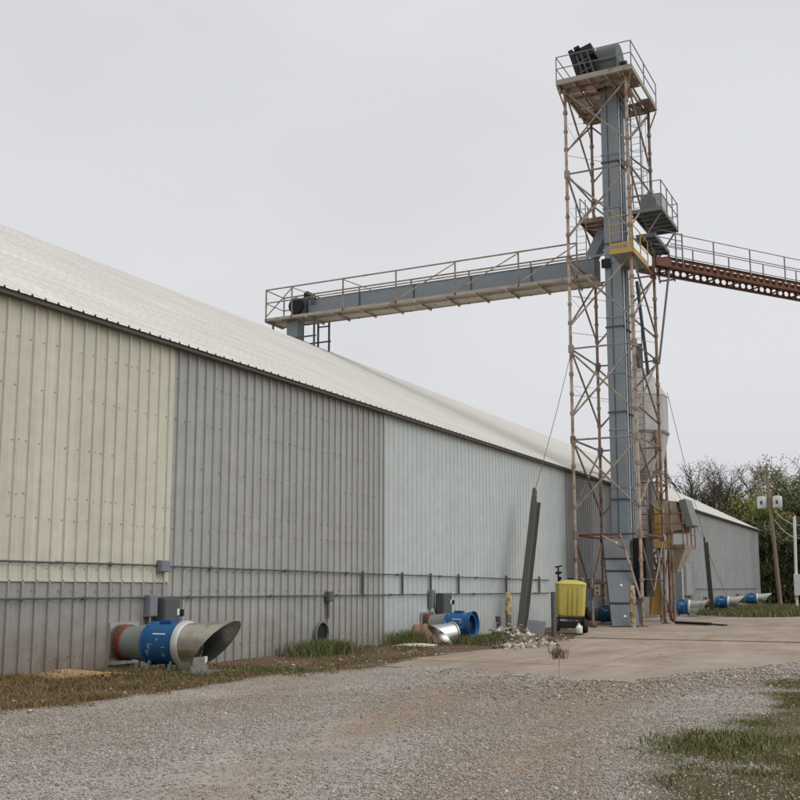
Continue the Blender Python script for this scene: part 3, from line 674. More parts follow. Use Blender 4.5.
# mid platform, grey, cantilevered on the right
g = 17.8
def plat(x0, x1, y0, y1, z, m, mj):
    for p, q in (((x0, y0), (x1, y0)), ((x1, y0), (x1, y1)), ((x1, y1), (x0, y1)), ((x0, y1), (x0, y0))): T_(MB().beam((*p, z - .06), (*q, z - .06), .05, .16), 'edge_beam', mj)
    T_(MB().box(x0 + .03, x1 - .03, y0 + .03, y1 - .03, z - .02, z), 'deck_plate', m)
    n = int((y1 - y0) / .5)
    for i in range(1, n): T_(MB().beam((x0 + .03, y0 + (y1 - y0) * i / n, z - .065), (x1 - .03, y0 + (y1 - y0) * i / n, z - .065), .04, .08), 'joist', mj)
plat(2.9, 4.2, 43.75, 47.0, 17.83, M_steel, M_steel); plat(2.9, 3.7, 44.5, 47.3, 16.95, M_steel, M_steel)
for x in (2.95, 3.65): T_(MB().beam((x, 47.3, 16.95), (x, 48.6, 15.9), .05, .2), 'stair_stringer', M_steel)
for k in range(5): T_(MB().box(2.96, 3.64, 47.35 + .25 * k, 47.57 + .25 * k, 16.7 - .2 * k, 16.73 - .2 * k), 'tread', M_steel)
railing(T_, [(2.9, 43.75, 17.83), (4.2, 43.75, 17.83), (4.2, 47.0, 17.83), (2.9, 47.0, 17.83)], 1.2, 1.1, M_steel)
T_(MB().box(2.95, 3.9, 45.2, 46.4, 17.84, 19.0), 'machine_housing', M_bin)
T_(MB().lathe([(0, .0), (0, .34), (1.1, .34), (1.1, 0)], 'y', (3.55, 44.2, 18.25), 20), 'drive_drum', M_steel, smooth=True)
for y in (44.0, 46.8): T_(MB().beam((4.15, y, 17.7), (3.3, y, 16.5), .06, .06), 'knee_brace', M_steel)
# lower left walkway off the mid platform with ladder
plat(0.75, 1.75, 43.1, 46.8, 17.55, M_deck, M_tan2)
railing(T_, [(0.7, 45.8, 17.55), (0.7, 43.4, 17.55)], 1.1, 1.2, M_steel)
def ladder(x, y, z0, z1, m, ax='x', wd=.42, cage=False, name='ladder'):
    t = MB(); d = Vector((1, 0, 0)) if ax == 'x' else Vector((0, 1, 0)); o = Vector((x, y, 0))
    ld = None
    for s in (-1, 1):
        o_ = T_(MB().tube(o + d * s * wd / 2 + Vector((0, 0, z0)), o + d * s * wd / 2 + Vector((0, 0, z1)), .022, n=6), 'ladder_rail', m)
        ld = o_
    z = z0 + .2
    while z < z1 - .1:
        T_(MB().tube(o - d * wd / 2 + Vector((0, 0, z)), o + d * wd / 2 + Vector((0, 0, z)), .012, n=5), 'rung', m, ld); z += .3
    if cage:
        nrm = Vector((0, 1, 0)) if ax == 'x' else Vector((1, 0, 0)); z = z0 + 1.0
        hp = [o + d * .36 * math.cos(a) + nrm * (.36 + .36 * math.sin(a)) for a in [math.pi * (-.25 + 1.5 * i / 10) for i in range(11)]]
        while z < z1:
            T_(wire([p + Vector((0, 0, z)) for p in hp], .014, 5), 'cage_hoop', m, ld); z += 1.2
        for k in (0, 2, 5, 8, 10): T_(MB().tube(hp[k] + Vector((0, 0, z0 + 1)), hp[k] + Vector((0, 0, z1)), .010, n=5), 'cage_bar', m, ld)
ladder(1.0, 42.5, 15.2, 18.2, M_steel)
ladder(2.95, 44.75, 17.8, 23.4, M_steel, cage=True)
ladder(2.5, 45.6, 3.7, 15.2, M_tan2)
# yellow landing wrapped round the near right leg
yp = 15.32
for (x0, x1, y0, y1) in ((2.5, 3.45, 41.6, 42.25),):
    T_(MB().box(x0, x1, y0, y1 + 1.9, yp, yp + .05), 'deck_plate', M_steel)
    T_(MB().box(x0, x1, y0 - .02, y0, yp - .02, yp + .22), 'kick_plate', M_yel); T_(MB().box(x0, x1, y0 - .02, y0, yp + .34, yp + .44), 'kick_plate', M_yel)
    T_(MB().box(x1, x1 + .02, y0, y1 + 1.9, yp - .04, yp + .2), 'kick_plate', M_yel)
T_(MB().box(2.45, 3.5, 41.56, 41.59, yp + .25, yp + .30), 'kick_rib', M_sand)
railing(T_, [(2.5, 41.6, yp), (3.45, 41.6, yp)], 1.6, .95, M_yel, mids=(.55, .78))
railing(T_, [(3.45, 41.6, yp), (3.45, 44.15, yp)], 1.15, 1.3, M_yel)
# slim ties between the casing and the legs
for z in (9.6, 12.3, 13.9, 17.0, 20.2, 6.4): 
    T_(MB().tube((TX0, TY0 + .1, z), (1.8, 43.2, z - .1), 0.012, n=5), 'tie_rod', M_brace)
    T_(MB().tube((2.45, 44.0, z), (TX1, TY1 - .1, z + .05), 0.012, n=5), 'tie_rod', M_brace)
# leaning prop pipe on the right of the tower, from catwalk to leg
T_(MB().tube((3.95, 46.0, 15.66), (3.36, 45.95, 11.4), .05, n=8), 'prop', M_steel)
T_(MB().tube((2.75, 44.9, 15.0), (2.95, 45.6, 10.9), .075, n=10), 'downspout', M_legd)

# ---- bucket elevator (leg casing)
el = empty('bucket_elevator', (2.1, 43.9, 0.05)); tag(el, 'tall blue grey twin-trunk bucket elevator inside the tower', 'elevator')
EO = Vector(el.location)
def E_(mb, name, m, parent=None, smooth=False):
    mb.v = [tuple(Vector(v) - EO) for v in mb.v]; return mb.build(name, m, parent or el, smooth)
z = 3.3
while z < 23.3:
    z1 = min(z + 2.44, 23.6)
    for (y0, y1) in ((43.2, 43.72), (43.98, 44.5)):
        s_ = E_(MB().box(1.8, 2.5, y0, y1, z, z1 - .004), 'trunk_section', M_leg)
        E_(MB().box(1.772, 2.528, y0 - .028, y1 + .028, z1 - .035, z1 + .02), 'flange', M_leg, s_)
        E_(MB().box(2.07, 2.10, y0 - .026, y0, z, z1 - .04), 'seam_rib', M_legd, s_)
        E_(MB().box(2.5, 2.516, y0 + .22, y0 + .25, z, z1 - .04), 'seam_rib', M_legd, s_)
    z += 2.44
for z in (5.2, 8.9, 12.6, 16.3, 20.0): E_(MB().box(1.76, 2.55, 43.15, 44.56, z, z + .06), 'stay_band', M_legd)
E_(MB().tube((2.58, 43.3, 4.0), (2.58, 43.3, 23.0), .025, n=6), 'cable_conduit', M_galv)
E_(MB().tube((2.62, 44.2, 4.0), (2.62, 44.2, 23.0), .02, n=6), 'cable_conduit', M_galv)
E_(MB().box(1.70, 2.05, 43.02, 43.18, 15.25, 15.62), 'sensor_box', M_black)
# boot
E_(MB().box(1.65, 2.62, 43.05, 44.62, 0.06, 3.32), 'boot', M_legd)
E_(MB().box(2.62, 3.15, 43.3, 44.6, 1.2, 3.6), 'boot_hopper', M_black)
M_hood = mat('grey head hood', S(88, 92, 94), 0.5, 0.1, var=0.15, scale=2)
hp = []
for i in range(15):
    a = math.pi * i / 14; hp.append((43.75 - .80 * math.cos(a), 24.75 + .86 * math.sin(a)))
hp = [(43.05, 23.45)] + hp + [(44.55, 23.45)]
mb = MB(); n = len(hp)
mb.add([(1.68, y, z) for y, z in hp] + [(2.62, y, z) for y, z in hp], [tuple(range(n)), tuple(reversed(range(n, 2 * n)))] + [(i, i + 1, n + i + 1, n + i) for i in range(n - 1)])
E_(mb, 'head_hood', M_hood, smooth=True)
E_(MB().box(1.65, 2.65, 42.93, 44.6, 24.62, 24.72), 'head_flange', M_legd)
for x in (1.68, 2.62): E_(MB().box(x - .03, x + .03, 42.93, 44.57, 23.5, 24.6), 'head_stiffener', M_legd)
E_(MB().lathe([(0, 0), (0, .22), (.28, .22), (.28, 0)], 'x', (2.62, 43.75, 24.6), 16), 'bearing', M_black, smooth=True)
# drive on the left: tilted belt guard, reducer, motor on a dark frame
TL = Matrix.Translation((1.46, 42.45, 23.60)) @ Matrix.Rotation(R(-16), 4, 'Y') @ Matrix.Scale(.84, 4)
E_(MB().box(-.42, -.18, -.25, .75, 0.0, 1.95, M=TL), 'belt_guard', M_black); E_(MB().box(-.18, .72, -.05, .58, .05, .95, M=TL), 'reducer', M_black)
E_(MB().box(-.16, .80, -.15, .70, 1.25, 1.85, M=TL), 'motor', M_black); E_(MB().box(-.10, .2, -.22, .1, 1.85, 2.0, M=TL), 'terminal_box', M_black)
for x in (-.14, .12, .44): E_(MB().box(x, x + .09, -.22, -.12, 0, 1.5, M=TL), 'frame_post', M_legd)
E_(MB().box(-.2, .55, -.24, -.16, 1.0, 1.1, M=TL), 'frame_bar', M_legd); E_(MB().box(-.2, .55, -.24, -.16, .45, .53, M=TL), 'frame_bar', M_legd)
E_(MB().box(.9, 2.1, 42.1, 43.0, 23.43, 23.62), 'motor_base', M_legd)
# discharge spout to the conveyor
E_(MB().beam((1.6, 44.3, 17.4), (0.9, 44.4, 16.2), .5, .45), 'discharge_spout', M_leg)

# ---- inclined feed conveyor at the foot of the tower
ic = empty('inclined_conveyor', (2.6, 41.3, 0.05)); tag(ic, 'grey flat-plated inclined feed conveyor leaning up into the tower foot', 'conveyor')
A0 = Vector((2.06, 42.72, 3.55)); A1 = Vector((2.82, 41.1, 0.06))
dd = (A0 - A1); Ls = dd.length; dd.normalize(); ax = dd.cross(Vector((0, 0, 1))).normalized(); up_ = ax.cross(dd); up_ = up_ if up_.y < 0 else -up_
CW = 1.04
def Q(u, s, h): return A1 + dd * u + ax * s + up_ * h - Vector(ic.location)
cuts = [0.0, 0.98, 2.42, 2.98, Ls]
mb = MB()
for s in (-1, 1):
    vs = [Q(u, s * CW / 2, h) for u, h in ((0, -.28), (Ls, -.28), (Ls, .02), (0, .02))] + [Q(u, s * (CW / 2 - .02), h) for u, h in ((0, -.28), (Ls, -.28), (Ls, .02), (0, .02))]
    mb.add(vs, [(0, 1, 2, 3), (7, 6, 5, 4), (0, 1, 5, 4), (1, 2, 6, 5), (2, 3, 7, 6), (3, 0, 4, 7)])
mb.build('trough', M_legd, ic)
for i in range(4):
    u0, u1 = cuts[i] + .012, cuts[i + 1] - .012
    vs = [Q(u, s, h) for h in (.0, .035) for u, s in ((u0, -CW / 2 - .01), (u1, -CW / 2 - .01), (u1, CW / 2 + .01), (u0, CW / 2 + .01))]
    c = MB().add(vs, [(3, 2, 1, 0), (4, 5, 6, 7), (0, 1, 5, 4), (1, 2, 6, 5), (2, 3, 7, 6), (3, 0, 4, 7)]).build('cover_plate', M_plate, ic)
    if i in (0, 1, 3):
        um = {0: .42, 1: 1.78, 3: Ls - .2}[i]
        MB().tube(Q(um, 0, .03), Q(um, 0, .06), .055, n=12).build('white_dot', M_white, c)
    if i < 3:
        vs = [Q(u, s, h) for h in (.0, .06) for u, s in ((u1 - .02, -CW / 2 - .02), (u1 + .05, -CW / 2 - .02), (u1 + .05, CW / 2 + .02), (u1 - .02, CW / 2 + .02))]
        MB().add(vs, [(3, 2, 1, 0), (4, 5, 6, 7), (0, 1, 5, 4), (1, 2, 6, 5), (2, 3, 7, 6), (3, 0, 4, 7)]).build('joint_strip', M_black, ic)
for s in (-1, 1):
    MB().beam(Q(0.1, s * .45, -.28), Vector((2.8 + s * .45, 41.9, 0.05)) - Vector(ic.location), .06, .06).build('support', M_legd, ic)

# ================================================================== LEFT CONVEYOR BRIDGE
cb = empty('conveyor_bridge', (-7.5, 44.3, 15.0)); tag(cb, 'grey overhead conveyor with railed walkway running from tower to shed ridge', 'conveyor')
BO = Vector(cb.location)
def B_(mb, name, m, parent=None, smooth=False):
    mb.v = [tuple(Vector(v) - BO) for v in mb.v]; return mb.build(name, m, parent or cb, smooth)
XA, XB = -15.96, 1.2; YN, YF = 43.4, 45.05; DZ = 15.16
PXs = [-15.93, -14.38, -11.4, -8.47, -5.37, -2.24, 0.5]
for y in (YN, YF, 44.15): B_(MB().beam((XA, y, DZ - .07), (XB, y, DZ - .07), .06, .13), 'stringer', M_sand)
n = 14
for i in range(n):
    x0 = XA + (XB - XA) * i / n; x1 = XA + (XB - XA) * (i + 1) / n
    B_(MB().box(x0 + .01, x1 - .01, YN + .03, 44.12, DZ - .02, DZ + .006), 'deck_plate', M_sand); B_(MB().box(x0 + .01, x1 - .01, 44.87, YF - .03, DZ - .02, DZ + .006), 'deck_plate', M_sand)
for i, x in enumerate(np.arange(-15.0, 1.0, 1.52)):
    B_(MB().beam((x, YN - .22 if i % 2 else YN - .05, DZ - .18), (x, YF + .05, DZ - .18), .06, .08), 'cross_beam', M_tan)
B_(MB().box(XA, XB, 44.19, YF - .04, DZ - .09, DZ - .06), 'bottom_pan', M_sand)
# trough in bolted sections
x = -13.9; k = 0
while x < 0.9:
    x1 = min(x + 3.0, 1.3)
    s_ = B_(MB().box(x + .006, x1 - .006, 44.2, 44.82, DZ + .08, DZ + .93), 'trough_section', M_leg)
    B_(MB().box(x1 - .03, x1 + .03, 44.165, 44.855, DZ + .05, DZ + .965), 'flange', M_legd, s_)
    B_(MB().box(x + .05, x1 - .05, 44.16, 44.86, DZ + .935, DZ + .96), 'lid', M_leg, s_); x += 3.0
for j, y in enumerate((YN, YF)):
    m_ = M_brace
    for z, r in ((1.49, .04), (.80, .034)):
        for a, b in zip(PXs[:-1], PXs[1:]): B_(MB().tube((a, y, DZ + z), (b, y, DZ + z), r, n=6), 'rail', m_)
    for x in PXs: B_(MB().beam((x, y, DZ - .15), (x, y, DZ + 1.5), .06, .06, up=(0, 1, 0)), 'rail_post', m_)
for i, (a, b) in enumerate(zip(PXs[:-1], PXs[1:])):
    if i == 0: p, q = (a, .1), (b, 1.45)
    elif i < 2 or i == 2: p, q = (a, 1.45), (a + (b - a) * .98, .12)
    else: p, q = (a, .05), (b, 1.45)
    B_(MB().beam((p[0], YN + .03, DZ + p[1]), (q[0], YN + .03, DZ + q[1]), .04, .04), 'brace', M_tan if i > 2 else M_brace)
B_(MB().tube((XA, YN, DZ + 1.49), (XA, YF, DZ + 1.49), .03, n=6), 'rail', M_brace); B_(MB().tube((XA, YN, DZ + .8), (XA, YF, DZ + .8), .026, n=6), 'rail', M_brace)
B_(MB().beam((XA, YN, DZ - .1), (XA, YF, DZ - .1), .07, .2), 'stringer', M_sand)
# drive at the ridge end
B_(MB().box(-14.75, -13.95, 44.0, 44.9, DZ + .05, DZ + 1.0), 'drive_housing', M_legd)
B_(MB().lathe([(0, 0), (0, .42), (.18, .42), (.18, 0)], 'y', (-14.45, 43.85, DZ + .62), 20), 'drive_sheave', M_black, smooth=True)
B_(MB().lathe([(0, 0), (0, .2), (.6, .2), (.6, 0)], 'y', (-14.0, 44.2, DZ + 1.2), 16), 'motor', M_black, smooth=True)
B_(MB().box(-13.65, -13.45, 43.95, 44.05, DZ + .6, DZ + 1.05), 'switch_box', M_box)
# spout and trestle onto the roof
B_(MB().box(-15.05, -14.4, 44.0, 44.6, 13.0, DZ - .15), 'spout', M_leg)
for x in (-15.55, -13.75):
    for y in (43.5, 44.95): B_(MB().beam((x, y, 12.6 if x < -14 else 13.35), (x, y, DZ - .18), .08, .08, up=(0, 1, 0)), 'trestle_leg', M_legd)
for y in (43.5, 44.95):
    B_(MB().beam((-13.1, y, 13.3), (-13.1, y, DZ - .18), .08, .08, up=(0, 1, 0)), 'trestle_leg', M_legd)
    B_(MB().beam((-14.3, y, 14.0), (-13.0, y, 14.0), .09, .06), 'trestle_tie', M_legd); B_(MB().beam((-13.75, y, 14.8), (-13.1, y, 14.8), .06, .06), 'trestle_tie', M_legd)
B_(MB().beam((-14.3, 43.5, 14.0), (-14.3, 44.95, 14.0), .09, .06), 'trestle_tie', M_legd)

# ================================================================== RIGHT CATWALK (castellated beams)
dv = Vector((0.5696, 0.8219, 0)); pv = Vector((dv.y, -dv.x, 0))       # along, and towards the camera side
cw = empty('castellated_catwalk', (3.55, 46.2, 15.95)); tag(cw, 'rust brown catwalk on beams pierced with hexagonal holes, right of tower', 'catwalk')
def W_(u, s, h): return dv * u + pv * s + Vector((0, 0, h))
LEN = 26.0; HB = 0.44; PIT = 0.42
def cast_beam():
    mb = MB(); n = int(LEN / PIT); t = .012
    for i in range(n):
        u0 = i * PIT; c = u0 + PIT / 2; hx = [(-.16, 0), (-.085, .115), (.085, .115), (.16, 0), (.085, -.115), (-.085, -.115)]
        o = [(u0, 0), (u0, HB / 2), (u0 + PIT, HB / 2), (u0 + PIT, 0), (u0 + PIT, -HB / 2), (u0, -HB / 2)]
        for sd in (-t / 2, t / 2):
            vs = [Vector((a, sd, b)) for a, b in o] + [Vector((c + a, sd, b)) for a, b in hx]
            mb.add(vs, [(0, 1, 7, 6), (1, 2, 8, 7), (2, 3, 9, 8), (3, 4, 10, 9), (4, 5, 11, 10), (5, 0, 6, 11)])
        mb.add([Vector((c + a, sd, b)) for sd in (-t / 2, t / 2) for a, b in hx], [(j, (j + 1) % 6, 6 + (j + 1) % 6, 6 + j) for j in range(6)])
    mb.box(0, n * PIT, -.075, .075, HB / 2 - .0, HB / 2 + .02); mb.box(0, n * PIT, -.075, .075, -HB / 2 - .02, -HB / 2)
    return mb.mesh('perforated_beam', M_rust)
me = cast_beam(); az = math.atan2(dv.y, dv.x)
for s in (0.56, -0.56): put('perforated_beam', me, cw, W_(0, s, .0), (0, 0, az))
for i in range(18):
    u = .4 + i * 1.4; MB().beam(W_(u, -.56, -.17), W_(u, .56, -.17), .06, .06).build('cross_beam', M_rust, cw)
for i in range(17):
    u0, u1 = .2 + i * 1.5, .2 + (i + 1) * 1.5 - .02
    mb = MB(); mb.add([W_(u, s, h) for h in (.245, .26) for u, s in ((u0, -.54), (u1, -.54), (u1, .12), (u0, .12))], [(3, 2, 1, 0), (4, 5, 6, 7), (0, 1, 5, 4), (1, 2, 6, 5), (2, 3, 7, 6), (3, 0, 4, 7)])
    mb.build('deck_grating', M_rust, cw)
for s, hh in ((.66, 1.07), (-.66, 1.07)):
    for h in (hh, hh * .55):
        MB().tube(W_(0, s, .27 + h), W_(LEN, s, .27 + h), .02, n=6).build('rail', M_steel, cw)
    for i in range(12): MB().beam(W_(.3 + i * 2.3, s, .1), W_(.3 + i * 2.3, s, .27 + hh), .045, .045, up=tuple(dv)).build('rail_post', M_steel, cw)
# landing gate between tower and catwalk
lg = MB(); 
for p, q in (((-.9, .6, .3), (.1, .6, .3)),): pass
for h in (.5, 1.0, 1.45): MB().tube(W_(-1.3, .75, .27 + h * .75), W_(.6, .75, .27 + h * .75), .02, n=6).build('gate_rail', M_steel, cw)
MB().beam(W_(.6, .75, 0), W_(.6, .75, 1.38), .045, .045, up=tuple(dv)).build('rail_post', M_steel, cw)
MB().beam(W_(-.9, -.62, -.05), W_(0, -.62, -.05), .1, .4).build('end_beam', M_rust, cw); MB().beam(W_(-.9, .62, -.05), W_(0, .62, -.05), .1, .4).build('end_beam', M_rust, cw)
# far trestle that carries the outer end
for s in (-.6, .6): MB().beam(W_(LEN - .4, s, -.27), W_(LEN - .4, s, -15.9), .2, .2, up=tuple(dv)).build('trestle_leg', M_rust, cw)

# ================================================================== SURGE BIN AND ITS STAND
bn = empty('surge_bin', (1.45, 50.0, 0.05)); tag(bn, 'dusty grey octagonal hopper bin on a rusty stand behind the tower', 'bin')
def oct_(prof, rot=R(22.5), n=8):
    mb = MB(); vs = []
    for z, r in prof:
        for i in range(n): a = rot + 2 * math.pi * i / n; vs.append((r * math.cos(a), r * math.sin(a), z))
    fs = [(k * n + i, k * n + (i + 1) % n, (k + 1) * n + (i + 1) % n, (k + 1) * n + i) for k in range(len(prof) - 1) for i in range(n)]
    return mb.add(vs, fs)
oct_([(8.85, 1.32), (10.62, 1.32)]).build('body', M_bin, bn); r_ = oct_([(10.62, 1.35), (11.95, .55), (12.0, .55), (12.0, 0.0)]).build('roof', M_bin, bn)
oct_([(12.0, .22), (13.3, .2), (13.3, 0)]).build('filling_pipe', M_legd, r_)
oct_([(8.85, 1.32), (7.0, .95), (6.6, .4), (5.4, .35)]).build('hopper', M_bin, bn); oct_([(8.78, 1.36), (8.9, 1.36)]).build('ring_beam', M_steel, bn)
for sx in (-1, 1):
    for sy in (-1, 1):
        MB().tube((sx * 0.92, sy * 0.92, 0), (sx * 0.92, sy * 0.92, 8.85), .07, n=8).build('leg', M_tan2, bn)
for a, b in (((-0.92, -0.92), (0.92, -0.92)), ((0.92, -0.92), (0.92, 0.92)), ((0.92, 0.92), (-0.92, 0.92)), ((-0.92, 0.92), (-0.92, -0.92))):
    for z in (3.6, 6.4): MB().beam((*a, z), (*b, z), .07, .09).build('strut', M_rust, bn)
    MB().beam((*a, .2), (*b, 3.5), .045, .045).build('brace', M_tan2, bn); MB().beam((*b, 3.7), (*a, 6.3), .045, .045).build('brace', M_rust, bn)
    MB().beam((*a, 6.5), (*b, 8.6), .045, .045).build('brace', M_rust, bn)
# loading platform under the bin with hooded chute to the right
lp = empty('loading_platform', (2.9, 49.2, 0.05)); tag(lp, 'rusty yellow loading platform with hooded chute beside the tower foot', 'platform')
LO = Vector(lp.location)
def L_(mb, name, m, parent=None, smooth=False):
    mb.v = [tuple(Vector(v) - LO) for v in mb.v]; return mb.build(name, m, parent or lp, smooth)
L_(MB().box(2.35, 3.1, 48.0, 48.03, 3.35, 3.8), 'kick_plate', M_yel); L_(MB().box(3.1, 3.7, 48.0, 48.03, 3.35, 3.5), 'kick_plate', M_tan2); L_(MB().box(3.7, 3.73, 48.0, 50.6, 3.35, 3.5), 'kick_plate', M_tan2)
L_(MB().box(1.9, 3.7, 48.03, 50.6, 3.38, 3.42), 'deck_plate', M_yel)
railing(L_, [(2.35, 48.0, 3.4), (3.7, 48.0, 3.4), (3.7, 50.6, 3.4)], 1.5, .8, M_tan2, r=.025, mids=(.4, .7))
L_(MB().poly([(2.2, 48.6, 5.6), (3.3, 48.6, 5.5), (3.55, 48.6, 4.2), (2.4, 48.6, 4.0)]).poly([(2.2, 50, 5.6), (3.3, 50, 5.5), (3.55, 50, 4.2), (2.4, 50, 4.0)]).poly([(2.2, 48.6, 5.6), (3.3, 48.6, 5.5), (3.3, 50, 5.5), (2.2, 50, 5.6)]), 'chute_hood', M_sand)
L_(MB().box(-.16, .16, -.75, .75, -.62, .62, M=Matrix.Translation((3.75, 49.2, 4.95)) @ Matrix.Rotation(R(-14), 4, 'Y')), 'dust_plate', M_steel)
L_(MB().box(3.25, 3.62, 48.62, 49.9, 4.1, 5.1), 'chute_throat', M_rust)
L_(MB().add([(3.1, 48.2, 3.4), (3.75, 48.2, 3.4), (3.75, 50, 3.4), (3.1, 50, 3.4), (2.9, 48.8, 2.3), (3.2, 48.8, 2.3), (3.2, 49.6, 2.3), (2.9, 49.6, 2.3)], [(0, 1, 5, 4), (1, 2, 6, 5), (2, 3, 7, 6), (3, 0, 4, 7)]), 'spill_hopper', M_sand)
L_(MB().box(2.0, 2.55, 48.3, 48.36, .35, 2.4), 'yellow_panel', M_yel)
L_(MB().tube((2.75, 48.1, 0), (2.5, 48.1, 3.3), .07, n=8), 'post', M_galvd); L_(MB().tube((3.1, 48.1, 0), (2.2, 48.15, 3.3), .05, n=8), 'brace', M_rust); L_(MB().tube((3.2, 48.05, 0), (3.15, 48.05, 5.4), .075, n=8), 'post', M_tan2)
L_(MB().tube((1.75, 48.1, 0), (1.75, 48.1, 5.2), .07, n=8), 'post', M_tan); L_(MB().tube((2.1, 48.2, .3), (2.5, 48.2, 2.9), .035, n=6), 'brace', M_yel)
for k in range(5): L_(MB().box(1.75, 2.6, 48.2, 48.7, 2.35 + k * .26, 2.40 + k * .26), 'step', M_tan2)
for z in (4.2, 4.9): L_(MB().tube((1.7, 48.0, z), (2.7, 48.0, z), .025, n=6), 'rail', M_rust)
L_(MB().tube((2.15, 48.9, 3.5), (2.15, 48.9, 6.4), .18, n=12), 'spout', M_steel); L_(MB().box(2.35, 2.6, 48.3, 48.6, 3.5, 5.3), 'control_stand', M_yel)
L_(MB().box(1.7, 1.95, 48.6, 49.0, 3.5, 5.2), 'ducting', M_bin)

# ================================================================== ANCHOR POSTS, GUYS
def anchor(name, base, top, label, wd=0.30, sg=1):
    b, tp = Vector(base), Vector(top); t = empty(name, base); tag(t, label, 'post'); d = (tp - b)
    up = Vector((1, 0, 0))
    a = d.normalized().cross(up).normalized(); bb = a.cross(d.normalized())
    MB().beam((0, 0, -.2), d * .93, wd, .10, up=up).build('beam', M_anchor, t)
    MB().beam(bb * .06 + a * wd * .5, d * .93 + bb * .06 + a * wd * .5, .025, .2, up=up).build('flange', M_anchor, t); MB().beam(bb * .06 - a * wd * .5, d * .93 + bb * .06 - a * wd * .5, .025, .2, up=up).build('flange', M_anchor, t)
    MB().beam(d * .9 - a * wd * .18 * sg, d - a * wd * .18 * sg, wd * .55, .09, up=up).build('top_lug', M_anchor, t); return t
M_anchor = mat('weathered dark steel', S(86, 85, 82), 0.7, 0.1, var=0.12, scale=2)
anchor('anchor_post', (0.95, 34.35, 0.0), (0.85, 36.5, 5.1), 'dark steel anchor beam leaning towards the tower beside the rubble', 0.46)
anchor('anchor_post', (1.15, 67.4, 0.0), (1.1, 66.4, 4.65), 'upright dark steel anchor post in front of the far pale wall', 0.34)
def guy(p, q, r, label): tag(wire(sag(p, q, .15), r).build('guy_wire', M_legd), label, 'cable', 'guy wires of the tower')
guy((0.57, 42, 11.4), (0.88, 36.3, 5.05), .012, 'guy wire from the tower down to the leaning anchor beam')
guy((2.6, 50.8, 11.0), (1.1, 66.4, 4.6), .013, 'guy wire from the bin side down to the far anchor post')
guy((2.2, 50.8, 7.6), (1.1, 66.4, 4.5), .012, 'lower guy wire reaching the far anchor post')
guy((1.1, 66.5, 4.3), (1.6, 72.5, .1), .012, 'short stay wire from the far anchor post to the grass')

# ================================================================== TANK, POSTS, CONTROL STAND, CLUTTER
tk = empty('yellow_tank', (2.27, 35.8, 0.04)); tag(tk, 'yellow ribbed plastic tank on a black wheeled frame by the wall', 'tank'); tk.rotation_euler = (R(-1.5), R(2), R(20))
mb = MB(); n = 28
prof = [(.52, .42), (.56, .47), (.62, .485), (1.50, .52), (1.60, .53), (1.64, .545), (1.70, .50), (1.76, .30), (1.80, .12), (1.80, 0)]
vs = []
for z, r in prof:
    for i in range(n):
        a = 2 * math.pi * i / n; c, s = math.cos(a), math.sin(a); p = 9
        k = (abs(c) ** p + abs(s) ** p) ** (-1 / p); vs.append((r * c * k, r * s * k, z))
mb.add(vs, [(k * n + i, k * n + (i + 1) % n, (k + 1) * n + (i + 1) % n, (k + 1) * n + i) for k in range(len(prof) - 1) for i in range(n)])
mb.add([(0, 0, .52)] + [vs[i] for i in range(n)], [(0, 1 + (i + 1) % n, 1 + i) for i in range(n)])
mb.build('shell', M_tank, tk, smooth=True)
for a in (-.1, .05, .22): MB().box(a - .010, a + .010, -.527, -.47, .6, 1.52).build('strap', mat('tank seam%d' % int(a * 100), S(150, 134, 48), .6), tk)
MB().lathe([(1.79, .12), (1.86, .12), (1.86, 0)], 'z', (0, 0, 0), 16).build('cap', M_black, tk)
fr = MB()
for s in (-1, 1):
    fr.beam((-.52, s * .42, .47), (.52, s * .42, .47), .07, .08); fr.beam((s * .42, -.52, .39), (s * .42, .52, .39), .07, .08)
    for q in (-1, 1): fr.beam((s * .46, q * .42, 0), (s * .42, q * .42, .45), .06, .06)
fr.build('frame', M_black, tk); MB().box(-.48, .48, -.44, .44, .12, .36).build('pump_box', M_black, tk)
for s in (-1, 1):
    wl = MB().lathe([(0, .0), (0, .2), (.03, .23), (.12, .23), (.15, .2), (.15, 0)], 'x', (s * .5 - .07, -.5, .22), 20).build('wheel', M_rubber, tk, smooth=True)
jg = empty('plastic_jug', (2.92, 34.75, 0.04)); tag(jg, 'small white plastic jug on the ground before the yellow tank', 'jug')
MB().lathe([(0, 0), (0, .10), (.03, .12), (.18, .12), (.25, .07), (.29, .04), (.31, .04), (.31, 0)], 'z', n=18).build('body', M_white, jg, smooth=True)
wire([(.05, 0, .27), (.11, 0, .25), (.12, 0, .18)], .014).build('handle', M_white, jg); MB().tube((0, 0, .31), (0, 0, .34), .035, n=10).build('cap', M_white, jg)
t = empty('leaning_plate', (1.62, 33.9, 0.0)); tag(t, 'small grey plate propped on the ground right of the leaning beam', 'plate')
MB().prism([(-.28, -.02), (.34, -.02), (.34, .02), (-.28, .02)], -.05, .5).build('plate', M_boxl, t, rot=(R(-22), R(5), R(8)))
